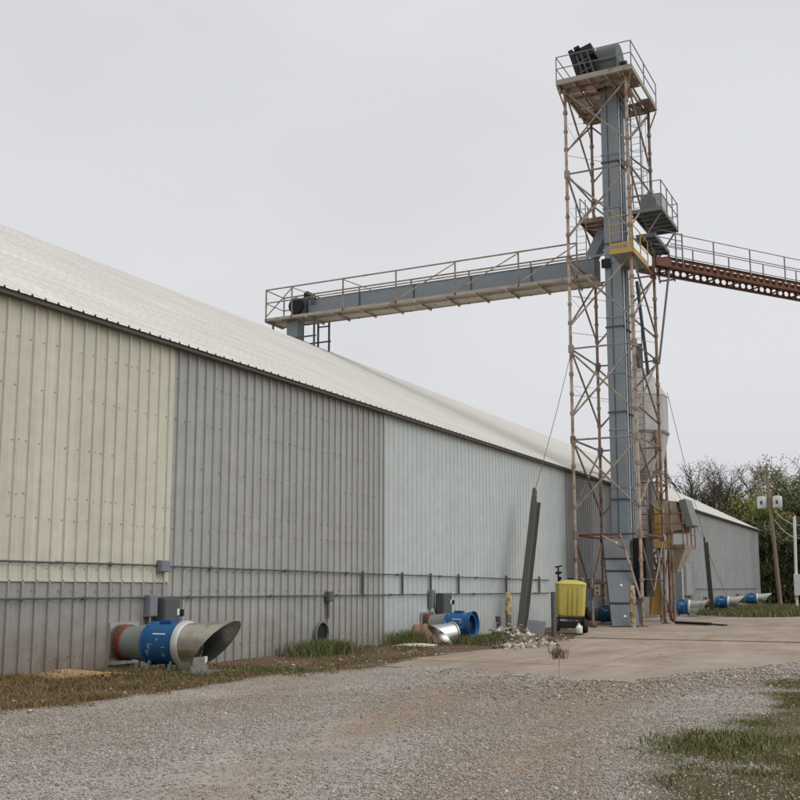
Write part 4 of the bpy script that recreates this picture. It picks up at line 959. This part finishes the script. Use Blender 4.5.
# valve standpipe behind the tank
t = empty('valve_standpipe', (1.35, 37.4, 0.0)); tag(t, 'thin black valve standpipe rising behind the yellow tank', 'pipe')
MB().tube((0, 0, 0), (0, 0, 2.35), .035).build('pipe', M_black, t); MB().tube((-.1, 0, 2.1), (.12, 0, 2.12), .05).build('valve', M_black, t); MB().tube((-.12, 0, 2.32), (.14, 0, 2.36), .03).build('handle', M_black, t); MB().tube((0, 0, 1.8), (.1, 0, 1.95), .05).build('coupling', M_black, t)
def bollard(loc, h, r, label, top=True, tilt=(0, 0), m=M_bol):
    t = empty('bollard', loc); t.rotation_euler = (tilt[0], tilt[1], rnd.uniform(0, 1)); tag(t, label, 'bollard', 'posts around the tower yard')
    if top:
        MB().tube((0, 0, -.1), (0, 0, h * .5), r * .97, n=14).build('post', m, t, smooth=True); MB().lathe([(h * .5, r), (h * .97, r), (h, r * .8), (h, 0)], 'z', n=14).build('painted_top', M_boly, t, smooth=True)
    else:
        MB().lathe([(-.1, r), (h, r), (h + .02, r * .7), (h + .02, 0)], 'z', n=14).build('post', m, t, smooth=True)
    return t
bollard((1.38, 32.2, 0), 1.42, .105, 'grey post with flaking yellow top standing in the rubble pile')
bollard((3.15, 40.9, 0.04), 1.62, .115, 'flaking yellow post right beside the inclined grey conveyor', m=M_boly)
bollard((2.72, 32.75, 0), 1.42, .085, 'plain grey steel post in front of the yellow tank', top=False, m=M_conduit)
bollard((0.75, 33.1, 0), .62, .09, 'short broken stub behind the rubble pile', top=False, tilt=(R(4), R(-8)), m=M_legd)
# control station on a post inside the tower
t = empty('control_station', (0.95, 43.0, 0.05)); tag(t, 'control boxes with cream covers on a grey post under the tower', 'control post')
MB().tube((0, 0, 0), (0, 0, 1.9), .065, n=12).build('post', M_galv, t, smooth=True)
for (x0, x1, z0, z1, m) in ((-.30, .02, 1.0, 1.5, M_boxl), (-.48, -.2, 1.45, 1.95, M_boxl), (.10, .42, 1.15, 1.68, M_boxl)):
    c = MB().box(x0, x1, -.18, -.04, z0, z1).build('box', m, t); 
for (x0, x1, z0, z1) in ((.14, .38, 1.2, 1.64), (-.47, -.30, 1.68, 1.92)): MB().box(x0, x1, -.20, -.18, z0, z1).build('cover', mat('cream cover%d' % int(x0 * 100 + 200), S(206, 192, 140), .6), t)
MB().beam((-.5, 0, 1.72), (.6, 0, 1.72), .06, .1).build('cross_arm', M_tan2, t)
for z in (1.3, 1.5): MB().tube((.26, -.20, z), (.26, -.225, z), .04, n=10).build('push_button', M_black, t)
# dark back-drop machinery under the tower: belt, low pipes
t = empty('drag_conveyor_tail', (1.0, 44.2, 0.05)); tag(t, 'dark drag conveyor tail box low behind the tower legs', 'machine')
MB().box(-.3, .45, 2.6, 3.6, 0, 1.5).build('tail_box', M_legd, t); MB().box(-.35, .5, 2.55, 2.6, .2, 1.3).build('cover', M_box, t)
t = empty('stored_pallet_scrap', (1.5, 39.6, 0.04)); tag(t, 'low heap of brown scrap boards beside the yellow tank', 'scrap')
for k in range(9):
    a = rnd.uniform(0, 3.1); l = rnd.uniform(.4, .9); x, y = rnd.uniform(-.6, .6), rnd.uniform(-1.2, .9)
    MB().beam((x - l / 2 * math.cos(a), y - l / 2 * math.sin(a), .03 + .02 * k), (x + l / 2 * math.cos(a), y + l / 2 * math.sin(a), .05 + .02 * k), .12, .03).build('board', M_card if k % 2 else M_rust, t)
# black flattened hose on the pad
t = empty('flat_hose', (4.9, 44.6, 0.06)); tag(t, 'black flattened hose lying on the concrete right of the tower', 'hose')
MB().beam((-1.0, .6, .06), (.5, -.3, .05), .30, .10).build('tube', M_rubber, t); MB().beam((.5, -.3, .05), (1.2, -.7, .02), .24, .05).build('flat_end', M_rubber, t)
# grey utility box left of the far fan
ebox('wall_cabinet', 64.75, 67.2, 1.1, 3.0, .22, M_fgrey, 'pale grey cabinet panel on the wall right of the dark door', 'cabinet', False)

# ---- rubble
def rocks(n, fx, size, cols, seed, name, squash=.7):
    rs = np.random.RandomState(seed); P3 = fx(rs, n); s = size(rs, n)
    base = np.array([(1, 0, 0), (-1, 0, 0), (0, 1, 0), (0, -1, 0), (0, 0, 1), (0, 0, -1)], float)
    tri = np.array([(0, 2, 4), (2, 1, 4), (1, 3, 4), (3, 0, 4), (2, 0, 5), (1, 2, 5), (3, 1, 5), (0, 3, 5)])
    V = base[None] * (1 + .5 * (rs.rand(n, 6, 1) - .5)) + (rs.rand(n, 6, 3) - .5) * .7
    a = rs.rand(n) * 6.28; c, d = np.cos(a)[:, None], np.sin(a)[:, None]
    V = np.stack([V[..., 0] * c - V[..., 1] * d, V[..., 0] * d + V[..., 1] * c, V[..., 2] * squash], -1) * s[:, None, None] + P3[:, None, :]
    F = (np.arange(n)[:, None, None] * 6 + tri[None]).reshape(-1, 3)
    ci = cols[rs.randint(0, len(cols), n)] * (0.82 + .36 * rs.rand(n, 1)); T = np.repeat(ci, 6, 0)
    return V.reshape(-1, 3), F, T
RUB = np.array([lin((184, 176, 166)), lin((164, 154, 142)), lin((146, 130, 114)), lin((196, 192, 186)), lin((120, 100, 86)), lin((136, 118, 102))])
def rub_pos(rs, n):
    u = rs.rand(n); x = 1.5 + u * 2.6 + rs.randn(n) * .22; y = 31.6 - u * 4.6 + rs.randn(n) * .8
    h = np.clip(.55 * (1 - u) ** 1.2 * np.exp(-((y - (31.6 - u * 4.2)) / .8) ** 2), 0.02, 1); return np.stack([x, y, h * rs.rand(n)], -1)
V, F, T = rocks(1500, rub_pos, lambda rs, n: .02 + .11 * rs.rand(n) ** 3.2, RUB, 4, 'rubble')
tag(npmesh('rubble_pile', V, F, M_attr, T), 'spilled heap of pale broken concrete and stones round the yellow-topped post', 'rubble', kind='stuff')

# ---- loose gravel
GR = .98 * np.array([lin((176, 170, 163)), lin((162, 154, 145)), lin((150, 140, 130)), lin((188, 183, 177)), lin((134, 122, 112)), lin((164, 150, 136)), lin((146, 132, 118))])
def grav_pos(rs, n):
    m = n * 6
    d = 6.0 * (26 / 6.0) ** (rs.rand(m)); a = (rs.rand(m) - .5) * 0.96 + R(26.988) * 1.0
    x = 13.85 - d * np.sin(a); y = d * np.cos(a)
    dens = (1 - dirt_w(x, y) * .93) * (1 - lawn_w(x, y) * .85) * (.25 + .9 * smooth(.35, .65, fbm(x * .5 + 3, y * .22 + 8)))
    dens = dens * (1 - .6 * np.exp(-((x - 10.6 + .16 * (y - 8)) / .75) ** 2)) * (1 - .5 * np.exp(-((x - 8.5 + .2 * (y - 8)) / .6) ** 2))
    inpad = smooth(18.2, 19.8, y) * smooth(4.0, 5.0, x) * (x < 11)
    dens = dens * (1 - .97 * inpad * (1 - np.clip(berm(x, y) * 1.6, 0, 1))); keep = rs.rand(m) < dens; x, y = x[keep][:n], y[keep][:n]
    if len(x) < n: k = np.resize(np.arange(len(x)), n); x, y = x[k] + rs.randn(n) * .05, y[k] + rs.randn(n) * .05
    return np.stack([x, y, zheight(x, y) + .004], -1)
V, F, T = rocks(120000, grav_pos, lambda rs, n: .0045 + .010 * rs.rand(n) ** 2 + .012 * (rs.rand(n) > .985), GR, 9, 'gravel', .75)
tag(npmesh('loose_gravel', V, F, M_attr, T), 'loose pale gravel scattered over the yard', 'gravel', kind='stuff')
def edge_pos(rs, n):        # coarser pale stones along the front edge of the pad
    P_ = np.array([(5.0, 18.5), (6.1, 18.3), (7.15, 17.5), (8.25, 16.2), (8.9, 16.8), (9.6, 18.0), (10.3, 19.5), (10.9, 21.2), (11.3, 23.0)])
    k = np.minimum((rs.rand(n) ** .45 * 8), 7.999); i = k.astype(int); f = (k - i)[:, None]; p = P_[i] * (1 - f) + P_[i + 1] * f + rs.randn(n, 2) * np.array([.7, .9]) + np.array([.15, -.55])
    return np.stack([p[:, 0], p[:, 1], zheight(p[:, 0], p[:, 1]) + .01], -1)
V, F, T = rocks(4600, edge_pos, lambda rs, n: .010 + .024 * rs.rand(n) ** 2, GR, 12, 'gravel', .7)
tag(npmesh('coarse_gravel', V, F, M_attr, T), 'coarser pale stones along the broken front edge of the concrete', 'gravel', kind='stuff')

# ---- grass and weeds
def blades(name, P3, hgt, wid, cols, seed, lean=.5):
    rs = np.random.RandomState(seed); n = len(P3); a = rs.rand(n) * 6.283; h = hgt * (.45 + .9 * rs.rand(n)); w_ = wid * (.6 + .8 * rs.rand(n))
    dx, dy = np.cos(a), np.sin(a); b = rs.rand(n) * 6.283; lx, ly = np.cos(b) * h * lean * rs.rand(n), np.sin(b) * h * lean * rs.rand(n)
    V = np.zeros((n, 5, 3)); V[:, 0] = P3 + np.stack([dx * w_, dy * w_, 0 * h - .01], -1); V[:, 1] = P3 - np.stack([dx * w_, dy * w_, 0 * h + .01], -1)
    mid = P3 + np.stack([lx * .35, ly * .35, h * .6], -1); V[:, 2] = mid - np.stack([dx * w_ * .7, dy * w_ * .7, 0 * h], -1); V[:, 3] = mid + np.stack([dx * w_ * .7, dy * w_ * .7, 0 * h], -1)
    V[:, 4] = P3 + np.stack([lx, ly, h], -1)
    k = np.arange(n)[:, None] * 5; F = np.concatenate([k + np.array([[0, 1, 2]]), k + np.array([[0, 2, 3]]), k + np.array([[3, 2, 4]])])
    ci = cols[rs.randint(0, len(cols), n)] * (.7 + .6 * rs.rand(n, 1)); T = np.repeat(ci, 5, 0)
    return V.reshape(-1, 3), F, T
GREEN = np.array([lin((92, 102, 58)), lin((106, 112, 70)), lin((80, 92, 52)), lin((124, 120, 82))])
DRY = np.array([lin((150, 128, 92)), lin((132, 110, 80)), lin((118, 98, 72)), lin((104, 98, 66)), lin((92, 94, 58)), lin((136, 110, 78))])
rs = np.random.RandomState(3)
def scat(n, x0, x1, y0, y1, w):
    x = x0 + (x1 - x0) * rs.rand(n * 4); y = y0 + (y1 - y0) * rs.rand(n * 4); k = rs.rand(n * 4) < w(x, y); x, y = x[k][:n], y[k][:n]
    return np.stack([x, y, zheight(x, y)], -1)
P_ = scat(42000, 0.05, 4.2, 8, 17.5, lambda x, y: dirt_w(x, y) * (.15 + smooth(.42, .6, fbm(x * 1.6, y * 1.6)) * .9) * (1 - .9 * smooth(15.3, 17.0, y) * smooth(.5, 1.5, x)))
V, F, T = blades('dry', P_, .065, .005, DRY, 1, 1.5); tag(npmesh('dry_grass', V, F, M_blade, T), 'dry brown grass and weeds along the foot of the near wall', 'grass', kind='stuff')
P_ = scat(130000, 10.4, 16.5, 6.5, 27, lambda x, y: lawn_w(x, y) * (.10 + .90 * smooth(.42, .62, fbm(x * 1.1 + 9, y * 1.1 + 2))) * (6.5 / np.maximum(y, 6.5)) ** .5)
V, F, T = blades('verge', P_, .036, .0045, np.concatenate([GREEN, GREEN, DRY[:3]]), 2, 1.0); tag(npmesh('verge_grass', V, F, M_blade, T), 'patchy green grass at the right edge of the gravel', 'grass', kind='stuff')
P_ = scat(24000, 0.1, 14, 54, 96, lambda x, y: lawn_w(x, y) * .7 + 0 * x)
V, F, T = blades('far', P_, .28, .022, np.concatenate([GREEN, GREEN, DRY[:2]]), 3, .8); tag(npmesh('far_grass', V, F, M_blade, T), 'green grass beside the far end of the shed', 'grass', kind='stuff')
P_ = scat(9000, 0.1, 4, 17, 34, lambda x, y: dirt_w(x, y) * smooth(.55, .7, fbm(x * 1.4 + 4, y * 1.1 + 4)))
V, F, T = blades('strip', P_, .06, .006, np.concatenate([DRY, GREEN[:1]]), 4, 1.0); tag(npmesh('strip_weeds', V, F, M_blade, T), 'sparse low weeds in the dirt strip below the grey wall', 'grass', kind='stuff')
def tuft(name, cx, cy, rx, ry, n, h, label, cols=GREEN, seed=0, cat='weeds'):
    r2 = np.random.RandomState(seed + 50); x = cx + r2.randn(n) * rx; y = cy + r2.randn(n) * ry; x = np.maximum(x, .06)
    V, F, T = blades(name, np.stack([x, y, zheight(x, y)], -1), h * .75, .007, cols, seed, 1.4); tag(npmesh(name, V, F, M_blade, T), label, cat, kind='stuff')
tuft('weed_clump', 0.75, 21.7, .28, .5, 2600, .40, 'green weed clump in front of the open duct stub', seed=11)
tuft('weed_clump', 0.5, 26.75, .25, .4, 1500, .46, 'green weed tuft at the start of the pale wall', seed=12)
tuft('weed_clump', 2.1, 28.6, .5, .8, 3600, .28, 'green weeds under the hoodless blue fan', np.concatenate([GREEN, DRY[3:5]]), seed=13)
tuft('weed_clump', 1.1, 14.9, .5, .35, 2200, .15, 'mixed weeds below the nearest fan housing', np.concatenate([GREEN, DRY]), seed=14)
tuft('weed_clump', 2.5, 17.0, .45, .35, 1400, .12, 'green grass tuft right of the nearest fan hood', seed=15)
tuft('weed_clump', 11.75, 11.2, .28, .4, 1700, .11, 'dark weed tuft at the corner of the gravel and verge', np.concatenate([GREEN, GREEN, DRY[:1]]), seed=16)
# straw spill at the near wall
P_ = np.stack([.55 + rs.randn(3200) * .3, 14.1 + rs.randn(3200) * .6, np.zeros(3200)], -1); P_[:, 0] = np.maximum(P_[:, 0], .08); P_[:, 2] = zheight(P_[:, 0], P_[:, 1]) + .10 * np.exp(-((P_[:, 1] - 14.1) / .6) ** 2)
V, F, T = rocks(3200, lambda r, n: P_, lambda r, n: .012 + .014 * r.rand(n), np.array([lin((170, 142, 104)), lin((152, 126, 92)), lin((182, 154, 116))]), 6, 's', .5)
tag(npmesh('spilled_grain', V, F, M_attr, T), 'low drift of spilled golden grain at the foot of the cream wall', 'grain', kind='stuff')
V, F, T = rocks(900, lambda r, n: np.stack([r.rand(n) * 3.4 + .3, 8 + r.rand(n) * 27, 0 * r.rand(n) + .02], -1), lambda r, n: .012 + .03 * r.rand(n) ** 3, RUB, 8, 's', .6)
tag(npmesh('dirt_stones', V, F, M_attr, T), 'scattered small stones in the dirt strip', 'stones', kind='stuff')
# lone dry seedling in the gravel
t = empty('dry_seedling', (7.95, 17.6, 0.0)); tag(t, 'lone dry brown seedling on a thin stem at the concrete edge', 'plant')
MB().tube((0, 0, 0), (.005, 0, .42), .008, n=5).build('stem', M_tan, t)
r2 = np.random.RandomState(77); n = 150; P_ = np.stack([r2.randn(n) * .075, r2.randn(n) * .075, .34 + .14 * r2.rand(n)], -1)
V, F, T = blades('f', P_, .12, .006, np.array([lin((122, 104, 84)), lin((104, 96, 74)), lin((138, 118, 96))]), 5, 2.2); npmesh('foliage', V, F, M_blade, T, parent=t)

# ================================================================== UTILITY POLE, WHITE POST
up = empty('utility_pole', (2.1, 92.0, 0.0)); tag(up, 'weathered wooden utility pole with two pale transformers', 'utility pole')
tp = Vector((-.62, .0, 11.75))
MB().tube((0, 0, -.2), tp, .19, .13, n=12).build('pole', M_wood, up, smooth=True)
def onp(z): return tp * (z / tp.z)
for s in (-1, 1):
    c = onp(8.65) + Vector((s * .62, -.1, 0)); tr = MB().lathe([(-.5, 0), (-.5, .35), (-.45, .38), (.4, .38), (.46, .35), (.5, .18), (.5, 0)], 'z', c, 20).build('transformer', mat('pale transformer%d' % (s + 1), S(198, 200, 200), .5), up, smooth=True)
    MB().tube(c + Vector((.1, 0, .48)), c + Vector((.1, 0, .75)), .06, n=8).build('bushing', M_galvd, tr); MB().box(c.x - .1, c.x + .1, c.y - .40, c.y - .36, c.z - .2, c.z + .1).build('bracket', M_legd, tr)
ca = onp(11.2); MB().beam(ca + Vector((-1.2, -.15, 0)), ca + Vector((1.2, -.15, 0)), .1, .13).build('cross_arm', M_wood, up)
for s in (-1.1, -.4, .4, 1.1): MB().tube(ca + Vector((s, -.15, .06)), ca + Vector((s, -.15, .32)), .05, .03, n=8).build('insulator', M_galvd, up)
for a, b in (((.35, 7.9), (3.4, 6.9)), ((.2, 7.2), (3.0, 5.7))): 
    wire(sag(onp(a[1]) + Vector((a[0], 0, 0)), (b[0], -4, b[1]), .8), .018).build('service_drop', M_white, up)
wire(sag(ca + Vector((-1.1, -.15, .3)), (-40, -10, 11.5), 1.0), .013).build('line_wire', M_legd, up)
wire(sag(ca + Vector((1.1, -.15, .3)), (60, 20, 12), 1.0), .013).build('line_wire', M_legd, up)
t = empty('meter_post', (4.15, 85.0, 0.0)); tag(t, 'white pipe post with a pale box at the right edge', 'post')
MB().tube((0, 0, 0), (.15, 0, 7.0), .11, n=12).build('pipe', M_white, t, smooth=True); MB().tube((.15, 0, 7.0), (.0, 0, 7.2), .14, n=10).build('cap', M_red, t); MB().box(-.1, .6, -.25, .12, 1.0, 2.6).build('meter_box', M_white, t)

# ================================================================== TREES
def tree(name, base, H, label, seed, leaf, ldens, lsize, spread=.55, levels=5, bark=M_bark, lo=.28, droop=0.0, group='trees beyond the shed', csize=1.0):
    r = random.Random(seed); t = empty(name, base); tag(t, label, 'tree', group); mb = MB(); tips = []
    def grow(p, d, l, rad, lev):
        seg = 3 if lev < 3 else 2; q = p
        for i in range(seg):
            d2 = (d + Vector((r.uniform(-1, 1), r.uniform(-1, 1), r.uniform(-.5, .7))) * .17).normalized(); e = q + d2 * l / seg
            ra = rad * (1 - .28 * i / seg); rb = rad * (1 - .28 * (i + 1) / seg); mb.tube(q, e, ra, rb, n=6 if lev < 2 else 4 if lev < 4 else 3, caps=False); q = e; d = d2
            if lev >= 2: tips.append((q.copy(), lev))
            if lev < levels and lev > 0 and i < seg - 1 and r.random() < .8:
                s = (d + Vector((r.uniform(-1, 1), r.uniform(-1, 1), r.uniform(-.2, .7))) * .95).normalized(); grow(q, s, l * r.uniform(.5, .7), rb * .6, lev + 1)
        if lev < levels:
            for k in range(r.choice((2, 2, 3)) if lev else r.choice((3, 4))):
                s = (d + Vector((r.uniform(-1, 1), r.uniform(-1, 1), r.uniform(-.25, .6) - droop)) * (spread * 1.35 if lev else spread * 1.5)).normalized()
                grow(q, s, l * r.uniform(.62, .84), rad * .62, lev + 1)
    grow(Vector((0, 0, -.1)), Vector((r.uniform(-.06, .06), r.uniform(-.06, .06), 1)), H * lo, H * .017, 0)
    mz = max(v[2] for v in mb.v); sc_ = H / mz; mb.v = [(v[0] * sc_ * csize, v[1] * sc_ * csize, v[2] * sc_) for v in mb.v]
    mb.build('trunk', bark, t)
    rs = np.random.RandomState(seed); tp = np.array([(p.x * sc_ * csize, p.y * sc_ * csize, p.z * sc_) for p, l in tips])
    n = int(len(tp) * ldens)
    if n:
        P_ = tp[rs.randint(0, len(tp), n)] + rs.randn(n, 3) * H * .018; s = lsize * (.5 + rs.rand(n)); u = rs.randn(n, 3); u /= np.linalg.norm(u, axis=1)[:, None]; v = np.cross(u, rs.randn(n, 3)); v /= np.linalg.norm(v, axis=1)[:, None]
        V = np.stack([P_ + u * s[:, None], P_ + v * s[:, None] * .55, P_ - u * s[:, None] * .9, P_ - v * s[:, None] * .55], 1).reshape(-1, 3); F = np.arange(4 * n).reshape(n, 4)
        cl = vnoise(P_[:, 0] * .9 + seed, P_[:, 2] * .9 + P_[:, 1] * .5)
        T = np.repeat(leaf[rs.randint(0, len(leaf), n)] * (.55 + .9 * cl[:, None]), 4, 0); npmesh('crown', V, F, M_blade, T, parent=t)
    return t
OL = np.array([lin((138, 146, 92)), lin((150, 152, 102)), lin((122, 132, 80))]); YG = np.array([lin((138, 142, 84)), lin((124, 132, 76)), lin((148, 146, 94))]); DK = np.array([lin((98, 106, 70)), lin((108, 108, 78)), lin((84, 90, 62)), lin((116, 108, 86))]); GY = np.array([lin((120, 116, 96)), lin((104, 104, 78))])
TR = [((-12.5, 113), 13.6, 'small hazy bare tree just right of the bin', GY, 2.0, .09, 6, M_barkd),
      ((-8.4, 111), 15.6, 'large bare branching tree above the far roof', GY, .8, .08, 6, M_bark),
      ((-5.2, 116), 15.2, 'second bare tree with twiggy crown right of the large bare one', GY, 1.2, .08, 6, M_barkd),
      ((-2.4, 108), 12.4, 'yellow green tree directly left of the utility pole', YG, 6.0, .10, 6, M_bark),
      ((1.0, 112), 15.8, 'tall tree with open leafy top behind the utility pole', OL, 3.0, .10, 6, M_bark),
      ((2.6, 106), 12.0, 'yellow green tree just right of the utility pole', YG, 6.0, .10, 6, M_bark),
      ((4.4, 110), 16.2, 'tall open leafy tree at the right edge', OL, 3.0, .10, 6, M_bark),
      ((9.5, 112), 15.0, 'leafy tree beyond the right edge of the yard', OL, 3.0, .10, 6, M_bark),
      ((15, 110), 14.0, 'yellow green tree far right of the yard', YG, 5, .11, 6, M_bark)]
for i, (xy, H, lb, lf, ld, ls, lev, bk) in enumerate(TR): tree('bare_tree' if lf is GY else 'leafy_tree', (*xy, -.2), H, lb, 20 + i, lf, ld, ls, levels=lev, bark=bk)
UN = [(-15, 106, 6.5), (-10, 105, 8.0), (-6.5, 104, 8.4), (-3.6, 103, 8.0), (-1.2, 102, 7.6), (.8, 101, 8.2), (2.6, 100, 7.6), (4.4, 99, 8.0), (6.6, 100, 8.0), (9.5, 101, 9.0), (-4.8, 109, 9.6), (-.4, 108, 10.2), (3.4, 106, 9.6), (6.5, 108, 10.5), (13, 103, 8.5), (17, 106, 9)]
ORD = ['first', 'second', 'third', 'fourth', 'fifth', 'sixth', 'seventh', 'eighth', 'ninth', 'tenth', 'eleventh', 'twelfth', 'thirteenth', 'fourteenth', 'fifteenth', 'sixteenth']
UN.sort(key=lambda q: (q[0] - 13.85) / q[1])
for i, (x, y, h) in enumerate(UN):
    tree('thicket_tree', (x, y, -.2), h, 'dark dense low thicket tree beyond the shed end, %s from the left' % ORD[i], 60 + i, DK, 9, .12, spread=.75, levels=5, lo=.14, group='dark thicket behind the shed', csize=1.3)
# brush that closes the foot of the thicket
r2 = np.random.RandomState(91); n = 60000; x = -18 + 40 * r2.rand(n); y = 97.5 + 9 * r2.rand(n); top = 2.4 + 3.6 * fbm(x * .5, y * .5); z = top * r2.rand(n) ** .8
V, F, T = blades('brush', np.stack([x, y, z - .1], -1), .42, .05, np.concatenate([DK, DK, np.array([lin((98, 88, 68))])]), 31, 1.2)
tag(npmesh('thicket_brush', V, F, M_blade, T), 'dark tangled brush at the foot of the trees', 'brush', kind='stuff')
